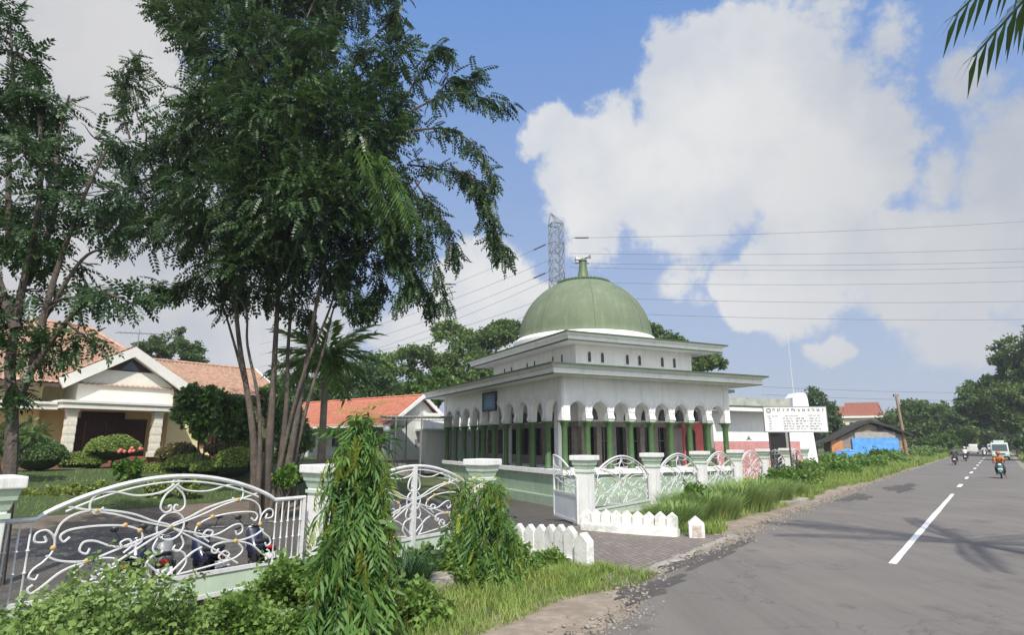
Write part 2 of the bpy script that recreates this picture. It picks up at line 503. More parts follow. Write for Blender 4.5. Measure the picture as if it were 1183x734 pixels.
def sheet(name, X, Y, Z, m, parent=None):
    r, c = X.shape
    V = np.stack([X, Y, Z], -1).reshape(-1, 3)
    i = np.arange(r * c).reshape(r, c)
    Fc = np.stack([i[:-1, :-1], i[:-1, 1:], i[1:, 1:], i[1:, :-1]], -1).reshape(-1, 4)
    # wind upward
    a, b_, d = V[Fc[0, 0]], V[Fc[0, 1]], V[Fc[0, 3]]
    if np.cross(b_ - a, d - a)[2] < 0: Fc = Fc[:, ::-1]
    return np_mesh(name, V, Fc, m, parent, smooth=True)


gx = np.concatenate([[-2500, -900, -400, -160], np.arange(-75, 121, 1.5), [180, 400, 1000, 2500]])
gy = np.concatenate([[-400, -80], np.arange(-15, 141, 1.5), [200, 420, 1000, 2800]])
GX, GY = np.meshgrid(gx, gy)
tag(sheet('ground', GX, GY, hgt(GX, GY), groundmat()), 'green and earthy ground around the road and the buildings', kind='structure')

# road ---------------------------------------------------------------
def roadmat():
    m, nt, b = nodes_of('asphalt')
    N, L = nt.nodes, nt.links
    tc = N.new('ShaderNodeTexCoord')
    def noise(sc, det, ro, mp=None):
        n = N.new('ShaderNodeTexNoise'); n.inputs['Scale'].default_value = sc; n.inputs['Detail'].default_value = det; n.inputs['Roughness'].default_value = ro
        if mp:
            q = N.new('ShaderNodeMapping'); q.inputs['Rotation'].default_value = (0, 0, math.radians(39)); q.inputs['Scale'].default_value = mp
            L.new(tc.outputs['Object'], q.inputs['Vector']); L.new(q.outputs['Vector'], n.inputs['Vector'])
        else: L.new(tc.outputs['Object'], n.inputs['Vector'])
        return n.outputs['Fac']
    def mixc(f, a, b_, lo, hi, amt=1.0):
        r = N.new('ShaderNodeMapRange'); r.inputs['From Min'].default_value = lo; r.inputs['From Max'].default_value = hi; r.inputs['To Max'].default_value = amt
        L.new(f, r.inputs['Value'])
        x = N.new('ShaderNodeMix'); x.data_type = 'RGBA'; L.new(r.outputs['Result'], x.inputs['Factor'])
        if isinstance(a, tuple): x.inputs['A'].default_value = (*a, 1)
        else: L.new(a, x.inputs['A'])
        x.inputs['B'].default_value = (*b_, 1)
        return x.outputs['Result']
    c = mixc(noise(.9, 8, .7, (2.2, .16, 1)), (.172, .157, .142), (.138, .126, .114), .35, .65)       # wheel tracks
    c = mixc(noise(.22, 5, .55), c, (.21, .185, .160), .54, .70, .6)
    c = mixc(noise(1.4, 9, .75, (1, .35, 1)), c, (.28, .252, .222), .60, .78, .65); c = mixc(noise(.5, 7, .7), c, (.085, .076, .068), .58, .66, .55)     # pale scuffs
    fine = noise(160, 3, .6)
    c = mixc(fine, c, (.085, .078, .07), .52, .72, .5)
    vo = N.new('ShaderNodeTexVoronoi'); vo.feature = 'DISTANCE_TO_EDGE'; vo.inputs['Scale'].default_value = .42
    ad = N.new('ShaderNodeVectorMath'); ad.operation = 'ADD'
    wn = N.new('ShaderNodeTexNoise'); wn.inputs['Scale'].default_value = 1.6; wn.inputs['Detail'].default_value = 6
    L.new(tc.outputs['Object'], wn.inputs['Vector']); L.new(tc.outputs['Object'], ad.inputs[0]); L.new(wn.outputs['Color'], ad.inputs[1]); L.new(ad.outputs[0], vo.inputs['Vector'])
    ck = N.new('ShaderNodeMapRange'); ck.inputs['From Min'].default_value = 0.0; ck.inputs['From Max'].default_value = .008; ck.inputs['To Min'].default_value = .55; ck.inputs['To Max'].default_value = 0
    L.new(vo.outputs['Distance'], ck.inputs['Value'])
    gate = mixc(noise(.3, 3, .5), (0, 0, 0), (1, 1, 1), .42, .5)
    mm = N.new('ShaderNodeMath'); mm.operation = 'MULTIPLY'; L.new(ck.outputs['Result'], mm.inputs[0]); L.new(gate, mm.inputs[1])
    x = N.new('ShaderNodeMix'); x.data_type = 'RGBA'; L.new(mm.outputs[0], x.inputs['Factor']); L.new(c, x.inputs['A']); x.inputs['B'].default_value = (.05, .05, .05, 1)
    L.new(x.outputs['Result'], b.inputs['Base Color'])
    b.inputs['Roughness'].default_value = .85; b.inputs['Specular IOR Level'].default_value = .3
    bp = N.new('ShaderNodeBump'); bp.inputs['Strength'].default_value = .35; bp.inputs['Distance'].default_value = .01
    L.new(fine, bp.inputs['Height']); L.new(bp.outputs['Normal'], b.inputs['Normal'])
    return m


def wob(s, sd, amp):
    q = np.random.default_rng(sd)
    o = np.zeros_like(s)
    for k, a in ((.35, 1.), (1.1, .6), (2.7, .38), (5.9, .25)):
        o += a * np.sin(s * k + q.uniform(0, 6.28)) * q.uniform(.6, 1)
    return o * amp


ss = np.concatenate([np.arange(-25, 60, .22), np.arange(60, 140, 1.0), np.arange(140, 900, 20.0)])
def near_dirt(s): return 1 - sst(8.2, 10.3, s)
def edge_l(s): return -5.35 + .95 * near_dirt(s) - .55 * sst(10, 26, s) - .35 * sst(26, 60, s)
nl = edge_l(ss) + wob(ss, 1, .085)
nr = 1.75 - .35 * sst(20, 60, ss) + wob(ss, 2, .08)
tt = np.linspace(0, 1, 9)
NN = nl[:, None] * (1 - tt) + nr[:, None] * tt
SS = np.repeat(ss[:, None], 9, 1)
PX = RD[0] * SS + RN[0] * NN; PY = RD[1] * SS + RN[1] * NN
tag(sheet('road', PX, PY, np.full_like(PX, .034), roadmat()), 'two lane grey asphalt road with ragged edges running to the horizon', kind='structure')
# dirt shoulders
M_dirt = mat('dirt', (.30, .245, .19), .95, .2, 1.2, col2=(.17, .14, .105), stain=(.42, .37, .31), stain_amt=.8, stain_scale=2.6, bump=.7, bscale=14)
wl = .55 + .25 * np.sin(ss * .4) + .75 * sst(14, 20, ss) * (1 - sst(38, 55, ss)) + wob(ss, 5, .12)
a = nl - np.maximum(.15, wl) - .9 * near_dirt(ss); b_ = nl + .35
NN = a[:, None] * (1 - tt) + b_[:, None] * tt
PX = RD[0] * SS + RN[0] * NN; PY = RD[1] * SS + RN[1] * NN
tag(sheet('dirt_shoulder', PX, PY, np.full_like(PX, .018) + .012 * rg.random(PX.shape), M_dirt), 'strip of pale bare earth along the left road edge', kind='structure')
a = nr - .3; b_ = nr + .5 + wob(ss, 6, .15)
NN = a[:, None] * (1 - tt) + b_[:, None] * tt
PX = RD[0] * SS + RN[0] * NN; PY = RD[1] * SS + RN[1] * NN
tag(sheet('dirt_shoulder', PX, PY, np.full_like(PX, .018), M_dirt), 'strip of pale bare earth along the far right road edge', kind='structure')
# broken asphalt lumps near the driveway corner
M_mark = mat('road_marking_paint', (.78, .78, .76), .7, .08, 4, stain=(.2, .19, .18), stain_amt=.95, stain_scale=5)
mk = empty('road_marking', (0, 0, 0)); tag(mk, 'worn white dashed centre line on the asphalt', kind='structure')
for s0, s1 in [(-6, 3.0), (14.9, 36.2)] + [(41.5 + 9.2 * k, 44.6 + 9.2 * k) for k in range(24)]:
    m_ = MB(); q = np.arange(s0, s1 + .01, .35 if s1 < 100 else 1.5)
    nc = -2.02
    e1 = nc - .075 + wob(q, 8, .006); e2 = nc + .075 + wob(q, 9, .006)
    if s0 > 40: e1 -= .02; e2 += .02
    vv = [road_pt(x, y, .04) for x, y in zip(q, e1)] + [road_pt(x, y, .04) for x, y in zip(q, e2)]
    n = len(q)
    m_.add(vv, [(i, n + i, n + i + 1, i + 1) for i in range(n - 1)])
    m_.build('dash', M_mark, mk)

# tar patches and broken spots
M_tar = mat('tar_patch', (.085, .078, .072), .9, .2, 6, col2=(.06, .055, .05), stain=(.16, .145, .13), stain_amt=.7, stain_scale=8, bump=.5, bscale=60)
M_pale = mat('worn_patch', (.215, .192, .168), .9, .15, 3, stain=(.14, .125, .11), stain_amt=.7, stain_scale=4, bump=.4, bscale=60)
for (s0, n0, a_, b__, m__, lb, k0) in [(9.9, -4.95, 1.1, .30, M_tar, 'dark crumbling patch of asphalt at the near driveway corner', 1), (13.6, -5.25, 2.4, .26, M_tar, 'long dark tar seam where the driveway meets the road', 2), (31, -5.3, 2.2, .5, M_tar, 'dark broken asphalt patch at the left road edge beyond the tall grass', 3),
                                    (39, -4.4, 3.5, .6, M_tar, 'dark repaired strip far along the left lane', 7)]:
    q = np.linspace(0, 2 * math.pi, 49)[:-1]; rr = 1 + .22 * np.sin(q * 3 + k0) + .16 * np.sin(q * 7 + 2 * k0) + .10 * np.sin(q * 13 + k0 * 5)
    o = MB().quad(*[road_pt(s0 + a_ * x * math.cos(w), n0 + b__ * x * math.sin(w), .0375) for x, w in zip(rr, q)]).build('road_patch', m__, None)
    tag(o, lb, kind='structure')

# driveway -----------------------------------------------------------
def pavermat():
    m, nt, b = nodes_of('driveway_pavers')
    N, L = nt.nodes, nt.links
    tc = N.new('ShaderNodeTexCoord'); mp = N.new('ShaderNodeMapping'); mp.inputs['Rotation'].default_value = (0, 0, math.radians(-51)); L.new(tc.outputs['Object'], mp.inputs['Vector'])
    br = N.new('ShaderNodeTexBrick'); br.inputs['Scale'].default_value = 1.0; br.inputs['Brick Width'].default_value = .23; br.inputs['Row Height'].default_value = .125
    br.inputs['Mortar Size'].default_value = .011; br.inputs['Color1'].default_value = (.245, .205, .175, 1); br.inputs['Color2'].default_value = (.175, .15, .13, 1); br.inputs['Mortar'].default_value = (.06, .05, .04, 1)
    L.new(mp.outputs['Vector'], br.inputs['Vector'])
    n1 = N.new('ShaderNodeTexNoise'); n1.inputs['Scale'].default_value = 1.1; n1.inputs['Detail'].default_value = 9; n1.inputs['Roughness'].default_value = .7; L.new(tc.outputs['Object'], n1.inputs['Vector'])
    r = N.new('ShaderNodeMapRange'); r.inputs['From Min'].default_value = .45; r.inputs['From Max'].default_value = .72; r.inputs['To Max'].default_value = .7; L.new(n1.outputs['Fac'], r.inputs['Value'])
    mx = N.new('ShaderNodeMix'); mx.data_type = 'RGBA'; L.new(r.outputs['Result'], mx.inputs['Factor']); L.new(br.outputs['Color'], mx.inputs['A']); mx.inputs['B'].default_value = (.11, .095, .08, 1)
    L.new(mx.outputs['Result'], b.inputs['Base Color']); b.inputs['Roughness'].default_value = .85
    bp = N.new('ShaderNodeBump'); bp.inputs['Strength'].default_value = .8; bp.inputs['Distance'].default_value = .02; bp.invert = True
    L.new(br.outputs['Fac'], bp.inputs['Height']); L.new(bp.outputs['Normal'], b.inputs['Normal'])
    return m


def pline(pts, n):
    pts = np.array(pts, float); d = np.r_[0, np.cumsum(np.linalg.norm(np.diff(pts, axis=0), axis=1))]
    t = np.linspace(0, d[-1], n)
    return np.stack([np.interp(t, d, pts[:, k]) for k in range(pts.shape[1])], 1)


lf = pline([(1.75, 11.05), (1.45, 12.4), (.2, 14.3), (-.6, 15.25)], 24)
rt = pline([(5.9, 16.65), (4.6, 16.75), (2.3, 18.1), (2.1, 18.7)], 24)
t = np.linspace(0, 1, 20)
DX = lf[:, :1] * (1 - t) + rt[:, :1] * t; DY = lf[:, 1:] * (1 - t) + rt[:, 1:] * t
tag(sheet('driveway', DX, DY, np.full_like(DX, .03), pavermat()), 'brown block paved driveway between the white picket barriers', kind='structure')
# rough concrete lip between paving and asphalt
M_conc = mat('rough_concrete', (.38, .35, .31), .95, .18, 3, col2=(.22, .20, .175), stain=(.12, .11, .09), stain_amt=.8, stain_scale=4, bump=.9, bscale=16)
u = np.linspace(0, 1, 60); base = lf[0] * (1 - u[:, None]) + rt[0] * u[:, None]
dn = np.array([RN[0], RN[1]])
A_ = base - dn * (.02 + .14 * rg.random((60, 1))); B_ = base + dn * (.03 + .30 * rg.random((60, 1)) ** 1.5)
LX = np.stack([A_[:, 0], (A_[:, 0] + B_[:, 0]) / 2, B_[:, 0]], 1); LY = np.stack([A_[:, 1], (A_[:, 1] + B_[:, 1]) / 2, B_[:, 1]], 1)
LZ = np.stack([np.full(60, .030), .030 + .035 * rg.random(60), np.full(60, .026)], 1)
tag(sheet('driveway_lip', LX, LY, LZ, M_conc), 'crumbling concrete lip where the driveway meets the asphalt', kind='structure')

# yard paving --------------------------------------------------------
def yardmat():
    m, nt, b = nodes_of('yard_stone')
    N, L = nt.nodes, nt.links
    tc = N.new('ShaderNodeTexCoord'); mp = N.new('ShaderNodeMapping'); mp.inputs['Rotation'].default_value = (0, 0, math.radians(-20)); L.new(tc.outputs['Object'], mp.inputs['Vector'])
    br = N.new('ShaderNodeTexBrick'); br.inputs['Scale'].default_value = 1.0; br.inputs['Brick Width'].default_value = .5; br.inputs['Row Height'].default_value = .16
    br.inputs['Mortar Size'].default_value = .014; br.inputs['Color1'].default_value = (.075, .068, .062, 1); br.inputs['Color2'].default_value = (.040, .037, .035, 1); br.inputs['Mortar'].default_value = (.13, .115, .095, 1)
    L.new(mp.outputs['Vector'], br.inputs['Vector'])
    n1 = N.new('ShaderNodeTexNoise'); n1.inputs['Scale'].default_value = .55; n1.inputs['Detail'].default_value = 9; n1.inputs['Roughness'].default_value = .7; L.new(tc.outputs['Object'], n1.inputs['Vector'])
    r = N.new('ShaderNodeMapRange'); r.inputs['From Min'].default_value = .48; r.inputs['From Max'].default_value = .66; r.inputs['To Max'].default_value = .75; L.new(n1.outputs['Fac'], r.inputs['Value'])
    mx = N.new('ShaderNodeMix'); mx.data_type = 'RGBA'; L.new(r.outputs['Result'], mx.inputs['Factor']); L.new(br.outputs['Color'], mx.inputs['A']); mx.inputs['B'].default_value = (.10, .084, .066, 1)
    L.new(mx.outputs['Result'], b.inputs['Base Color']); b.inputs['Roughness'].default_value = .7
    return m


def fpt(t, s, z=None, dz=0.0):
    """t along the fence from the driveway pillar, s behind it"""
    p = FA + FD * t + FB * s
    return (float(p[0]), float(p[1]), (hz(p[0], p[1]) if z is None else z) + dz)


def fsheet(name, t0, t1, s0, s1, dz, m, step=.6, wobs=0.0):
    T = np.arange(t0, t1 + step, step); S = np.linspace(s0, s1, max(3, int((s1 - s0) / step) + 1))
    TT, S2 = np.meshgrid(T, S)
    S2 = S2 + (np.linspace(-1, 1, len(S))[:, None] * wob(T, 21, wobs)[None])
    X = FA[0] + FD[0] * TT + FB[0] * S2; Y = FA[1] + FD[1] * TT + FB[1] * S2
    return sheet(name, X, Y, hgt(X, Y) + dz, m)


tag(fsheet('yard_paving', -22, 14, .05, 10.2, .022, yardmat()), 'dark stone paving of the yard behind the white gates', kind='structure')
tag(fsheet('garden_path', -24, 3, 10.0, 12.2, .032, mat('path_earth', (.15, .118, .088), .9, .15, 2, stain=(.24, .21, .17), stain_amt=.5, stain_scale=3)), 'brown earth path along the planting bed in front of the house', kind='structure')
tag(fsheet('lawn', -24, 3, 12.2, 21.5, .04, mat('lawn_grass', (.06, .095, .025), .95, .25, 4, bump=.8, bscale=60)), 'green garden lawn before the yellow house', kind='structure')

# -------------------------------------------------------------- fence
FRZ = math.atan2(FD[1], FD[0])


def pillar_parts(root):
    MB().box((-.28, -.28, -.5), (.28, .28, .26)).build('base', M_white, root, bevel=.015)
    MB().box((-.215, -.215, .26), (.215, .215, 1.66)).build('shaft', M_white, root, bevel=.012)
    m = MB(); m.box((-.245, -.245, 1.56), (.245, .245, 1.62)).frustum((-.225, -.225, .225, .225), 1.66, (-.26, -.26, .26, .26), 1.78).frustum((-.275, -.275, .275, .275), 1.78, (-.305, -.305, .305, .305), 1.92)
    m.build('moulding', M_palegreen, root)
    MB().box((-.345, -.345, 1.92), (.345, .345, 2.07)).build('cap', M_white, root, bevel=.02)


pil_labels = {-3: 'nearest white fence pillar, cut by the left photo edge', -2: 'white fence pillar behind the tall weeping mast tree, between the two gates',
              -1: 'white pillar with pale green moulding left of the open driveway', 0: 'white pillar right of the driveway carrying the open gate leaf',
              1: 'white fence pillar, second counted right from the driveway opening', 2: 'white fence pillar, third counted right from the driveway opening', 3: 'white fence pillar, fourth counted right from the driveway opening',
              4: 'white fence pillar, fifth right of the driveway, before the red wall', 5: 'white fence pillar just behind the sign board posts', 6: 'farthest white fence pillar beside the tall white wing wall'}
proto_p = None
for k in range(-3, 7):
    t_ = k * FS + (.24 if k == -3 else .32 if k == -2 else 0)
    loc = fpt(t_, 0, 0.0)
    if proto_p is None:
        proto_p = empty('fence_pillar', loc, FRZ); pillar_parts(proto_p); o = proto_p
    else:
        o = copy_tree(proto_p); o.location = loc
    tag(o, pil_labels[k], 'fence pillar', 'white pillars of the front fence')


def cr_spline(pts, n=6):
    p = np.array(pts, float)
    p = np.vstack([2 * p[0] - p[1], p, 2 * p[-1] - p[-2]])
    out = []
    for i in range(1, len(p) - 2):
        for j in range(n):
            t = j / n
            out.append(.5 * ((2 * p[i]) + (-p[i - 1] + p[i + 1]) * t + (2 * p[i - 1] - 5 * p[i] + 4 * p[i + 1] - p[i + 2]) * t * t + (-p[i - 1] + 3 * p[i] - 3 * p[i + 1] + p[i + 2]) * t ** 3))
    out.append(p[-2])
    return np.array(out)


def curl(c, r, a0, turns, n=14):
    """small spiral closing on c"""
    q = np.linspace(0, 1, n); a = a0 + turns * 2 * math.pi * q; rr = r * (1 - .75 * q)
    return [(c[0] + x * math.cos(w), c[1] + x * math.sin(w)) for x, w in zip(rr, a)]


# scrollwork of one half panel: x 0..1 from the centre, z 0..1 rail to crown
SCROLL = [
    [(.0, .90), (.08, .81), (.105, .70), (.06, .645), (.015, .665), (.02, .71), (.045, .70)],
    [(.55, .74), (.60, .69), (.645, .73), (.65, .80), (.61, .865), (.49, .88), (.30, .83), (.11, .85), (.01, .92)],
    [(.93, .53), (.915, .48), (.985, .49), (.985, .56), (.925, .58), (.865, .51), (.86, .40), (.91, .315), (.97, .26), (.99, .20), (.95, .17), (.93, .21)],
    [(.865, .50), (.83, .63), (.73, .705), (.57, .72), (.33, .66), (.16, .575), (.0, .495), (.25, .40), (.45, .325), (.62, .27), (.80, .30), (.90, .36)],
    [(.76, .50), (.80, .465), (.825, .52), (.76, .565), (.57, .575), (.37, .55), (.25, .49), (.225, .40), (.29, .355), (.44, .37), (.58, .44), (.66, .44), (.68, .37), (.63, .335), (.61, .38)],
    [(.62, .27), (.50, .275), (.41, .25), (.40, .19), (.44, .175), (.46, .215)],
    [(.62, .27), (.78, .21), (.90, .10), (.96, .06), (.985, .10), (.955, .13)],
    [(.62, .27), (.70, .17), (.62, .09), (.40, .05), (.10, .015)],
    [(.30, .255), (.20, .20), (.02, .02)],
    [(.10, .40), (.13, .31), (.09, .245), (.045, .27), (.06, .31)],
    [(.04, .27), (.14, .22), (.17, .12), (.11, .02)],
    [(.0, .495), (.25, .58), (.45, .665), (.62, .715), (.80, .77)],
    [(.0, .495), (.20, .36), (.42, .21), (.66, .03)],
    [(.36, .30), (.30, .36), (.33, .42), (.39, .40), (.37, .35)],
    [(.52, .06), (.47, .13), (.52, .18), (.57, .14), (.54, .10)],
]
ROSES = [(.25, .49), (.62, .27), (.60, .71), (.37, .555), (.86, .42)]


def panel_parts(root, w, flank=.36, z0=.50, zsh=1.50, ztop=1.97, plate=True, bars=True):
    """x from -w/2..w/2 along the fence, y thickness, z up"""
    hw = w / 2; aw = hw - flank
    fr = MB()
    q = np.linspace(-1, 1, 33)
    arch = [(-hw, 0, zsh)] + [(x * aw, 0, zsh + (ztop - zsh) * math.cos(x * math.pi / 2) ** .8) for x in q] + [(hw, 0, zsh)]
    fr.tube(arch, .034, 8)
    fr.tube([(x * aw * .93, 0, zsh - .05 + (ztop - zsh - .03) * math.cos(x * math.pi / 2) ** .8) for x in q[2:-2]], .017, 6)
    fr.box((-hw, -.03, z0 - .06), (hw, .03, z0))
    fr.box((-hw, -.028, .10), (hw, .028, .16))
    for x in (-hw + .025, hw - .025): fr.box((x - .028, -.026, .10), (x + .028, .026, zsh))
    fr.build('frame', M_iron, root, smooth=True)
    if plate:
        MB().box((-hw + .05, -.008, .16), (hw - .05, .008, z0 - .06)).build('lower_plate', M_palegreen, root)
    sc = MB()
    for sg in (-1, 1):
        for c in SCROLL:
            p = cr_spline(c, 5)
            sc.tube([(sg * x * aw, sg * .006, z0 + z * (ztop - z0)) for x, z in p], .0155, 5)
    sc.tube([(.115 * aw * math.cos(a), 0, z0 + (ztop - z0) * .505 + .20 * math.sin(a)) for a in np.linspace(0, 2 * math.pi, 25)], .015, 5)
    sc.tube([(.05 * math.cos(a), 0, z0 + (ztop - z0) * .94 + .05 * math.sin(a)) for a in np.linspace(0, 2 * math.pi, 15)], .013, 5)
    sc.build('scrollwork', M_iron, root, smooth=True)
    if bars:
        n = max(2, int(flank / .11))
        for sg in (-1, 1):
            for i in range(n):
                x = sg * (aw + (i + .3) * flank / n)
                br = MB(); br.tube([(0, 0, z0), (0, 0, z0 + .33), (0, 0, z0 + .35), (0, 0, z0 + .37), (0, 0, z0 + .60), (0, 0, z0 + .62), (0, 0, z0 + .64), (0, 0, zsh)], [.0125, .0125, .026, .0125, .0125, .026, .0125, .0125], 7)
                br.build('baluster', M_iron, root, smooth=True, loc=(x, 0, 0))
    ro = None
    for x, z in [(sg * x * aw, z) for sg in (-1, 1) for x, z in ROSES] + [(0, .495)]:
        if ro is None: ro = q_ = MB().ball((0, 0, 0), .038, 7, (1, .8, 1)).build('rosette', M_gold, root, smooth=True)
        else: q_ = ro.copy(); COL.objects.link(q_); q_.parent = root
        q_.location = (x, 0, z0 + z * (ztop - z0))


# near gate between the pillar at the photo edge and the mast tree
g1 = empty('gate', fpt(-12.04, 0, 0.0), FRZ, 'wide white wrought iron gate with gold rosettes, nearest the camera before the house', 'gate', 'white scrollwork gates')
panel_parts(g1, 2 * 1.68 + 1.2, flank=.60)
g2 = empty('gate', fpt(-1.5 * FS + .16, 0, 0.0), FRZ, 'white scrollwork gate with thick centre post, half hidden behind the mast tree', 'gate', 'white scrollwork gates')
panel_parts(g2, FS - .85, flank=.30)
MB().box((-.05, -.05, .05), (.05, .05, 1.99)).box((-.065, -.06, .05), (.065, .06, .2)).build('centre_post', M_iron, g2, bevel=.008)
# fence panels right of the driveway
ordn = ['first scrollwork fence panel right of the driveway, just behind the white pickets', 'second scrollwork fence panel right of the driveway, tall grass in front', 'third scrollwork fence panel right of the driveway, before the green columns\' end',
        'fourth scrollwork fence panel, before the red painted wall', 'fifth scrollwork fence panel, before the white and pink annex', 'sixth and farthest scrollwork fence panel, behind the sign posts']
pp = None
for k in range(6):
    loc = fpt((k + .5) * FS, 0, 0.0)
    if pp is None:
        pp = empty('fence_panel', loc, FRZ); panel_parts(pp, FS - .6, flank=.16, z0=.42, zsh=1.35, ztop=2.0, bars=False); o = pp
    else:
        o = copy_tree(pp); o.location = loc
    tag(o, ordn[k], 'fence panel', 'scrollwork fence panels')
# open leaf of the driveway gate, hinged on the pillar and swung inwards
leaf = empty('gate_leaf', (1.98, 18.45, 0), math.atan2(2.25, -.62), 'white driveway gate leaf with solid lower half, standing open beside its pillar', 'gate leaf')
lw = 2.15
fr = MB(); q = np.linspace(0, 1, 18)
fr.tube([(x * lw, 0, 1.42 + .62 * math.sin(x * math.pi / 2) ** 1.2) for x in q], .03, 8)
fr.box((0, -.03, .08), (.06, .03, 1.42)).box((lw - .06, -.03, .08), (lw, .03, 2.04)).box((.06, -.025, .84), (lw - .06, .025, .92)).box((.06, -.025, .08), (lw - .06, .025, .16))
fr.build('frame', M_iron, leaf)
MB().box((.06, -.01, .16), (lw - .06, .01, .84)).build('lower_plate', mat('leaf_plate', (.62, .66, .68), .45, .06, 2, stain=(.4, .4, .38), stain_amt=.4), leaf)
sc = MB()
for c in SCROLL[:7]:
    p = cr_spline(c, 5)
    sc.tube([(lw - .06 - x * (lw - .12), 0, .90 + z * (.95 - .30 * x)) for x, z in p], .014, 5)
for i in range(5): sc.tube([(.2 + i * .38, .0, .92), (.2 + i * .38, 0, 1.42 + .3 * math.sin((.2 + i * .38) / lw * 1.5))], .010, 5)
sc.build('scrollwork', M_iron, leaf, smooth=True)

# ---------------------------------------------------- picket barriers
def picket(mb, x, z0, h, w, d, y=0.0):
    mb.prism([(x - w / 2, y - d / 2, z0), (x + w / 2, y - d / 2, z0), (x + w / 2, y - d / 2, z0 + h - w * .42), (x, y - d / 2, z0 + h), (x - w / 2, y - d / 2, z0 + h - w * .42)], (0, d, 0))


def barrier(a, b, n, h0, h1, label, slab=.2, bulge=0.0, gap=.27):
    a = np.array(a); b = np.array(b); ln = np.linalg.norm(b - a); rz = math.atan2(b[1] - a[1], b[0] - a[0])
    root = empty('picket_barrier', (a[0], a[1], 0), rz, label, 'picket barrier', 'white concrete picket barriers by the driveway')
    m = MB(); nn = 14
    bl = lambda x: bulge * math.sin(x / ln * math.pi)
    for i in range(nn):
        x0, x1 = i * ln / nn, (i + 1) * ln / nn
        m.add([(x0, bl(x0) - .15, -.3), (x1, bl(x1) - .15, -.3), (x1, bl(x1) + .15, -.3), (x0, bl(x0) + .15, -.3), (x0, bl(x0) - .13, slab), (x1, bl(x1) - .13, slab), (x1, bl(x1) + .13, slab), (x0, bl(x0) + .13, slab)],
              [(4, 5, 6, 7), (0, 1, 5, 4), (2, 3, 7, 6)] + ([(0, 4, 7, 3)] if i == 0 else []) + ([(1, 2, 6, 5)] if i == nn - 1 else []))
    m.build('kerb_slab', M_white2, root)
    for i in range(n):
        x = (i + .5) * ln / n; h = h0 + (h1 - h0) * i / (n - 1) + random.uniform(-.015, .015)
        m = MB(); picket(m, x, slab - .01, h, ln / n * .93, .11 + .004 * i, bl(x))
        o = m.build('picket', M_white2, root, bevel=.012)
    for i in range(n - 1):
        if i % 2 == 0 or bulge: 
            x = (i + 1) * ln / n
            MB().box((x - .05, bl(x) - .04, slab + .0), (x + .05, bl(x) + .04, slab + h0 * .2)).build('link_block', M_white2, root)
            MB().box((x - .05, bl(x) - .04, slab + h0 * .62), (x + .05, bl(x) + .04, slab + h0 * .74)).build('link_block', M_white2, root)
    return root


barrier((2.02, 17.75), (4.42, 16.42), 9, .42, .46, 'low white picket barrier curving right of the driveway, mossy base slab', bulge=-.12)
barrier((.05, 14.05), (1.28, 12.55), 6, .50, .62, 'low white picket barrier left of the driveway, half sunk in grass', bulge=.10)
ep = empty('end_post', (1.42, 12.3, 0), math.radians(-50), 'thick white end post with slanted top, left of the driveway', 'end post')
m = MB(); picket(m, 0, -.2, .93, .36, .20); m.build('body', M_white2, ep, bevel=.02)
ep = empty('end_post', (4.86, 16.32, 0), math.radians(-12), 'single house shaped white post standing apart right of the pickets', 'end post')
m = MB(); picket(m, 0, -.2, .76, .40, .30); m.build('body', M_white2, ep, bevel=.02)
MB().box((-.12, -.158, .06), (.12, -.151, .34)).build('worn_panel', mat('worn_panel', (.55, .47, .42), .8, .2, 8, stain=(.3, .22, .2), stain_amt=.6, stain_scale=8), ep)

# culvert slabs in the verge
for (a, b, w, h, lb) in [((-3.2, 8.35), (-2.25, 8.95), .42, .26, 'broken concrete culvert slab at the bottom of the photo, left of the mast tree foot'),
                         ((-2.45, 9.75), (-.35, 11.75), .46, .24, 'long mossy concrete culvert slab in the grass right of the mast tree'),
                         ((10.6, 23.9), (12.2, 25.6), .40, .20, 'short concrete culvert slab in the verge beyond the tall grass')]:
    a = np.array(a); b = np.array(b); ln = np.linalg.norm(b - a)
    o = MB().box((0, -w / 2, -.2), (ln, w / 2, h)).build('culvert_slab', M_conc, None, bevel=.035, loc=(a[0], a[1], 0), rz=math.atan2(*(b - a)[::-1]))
    tag(o, lb, 'concrete slab', 'culvert slabs in the verge')

# loose stones and grit along the broken road edges
r = np.random.default_rng(303)
n = 3600; s_ = 4 + 60 * r.random(n) ** 1.6
k_ = r.random(n) < .85
n_ = np.where(k_, edge_l(s_) + r.normal(size=n) * .22 - .05, 1.6 + r.normal(size=n) * .3)
pos = np.stack([RD[0] * s_ + RN[0] * n_, RD[1] * s_ + RN[1] * n_, np.full(n, .034)], 1)
cv = np.array([(x, y, z) for x in (-1, 1) for y in (-1, 1) for z in (-.5, .7)], float) * .5
cv += r.normal(size=cv.shape) * .14
cf = np.array([(0, 1, 3, 2), (4, 6, 7, 5), (0, 4, 5, 1), (2, 3, 7, 6), (0, 2, 6, 4), (1, 5, 7, 3)])
tag(scatter('gravel', (cv, cf), pos, r.normal(size=(n, 3)) * np.array([1, 1, .2]), np.tile([0, 0, 1.0], (n, 1)) + r.normal(size=(n, 3)) * .3, .018 + .05 * r.random(n) ** 4, mat('stone_grit', (.30, .27, .23), .95, .3, 5)), 'loose stones and grit along the road edges', kind='stuff')
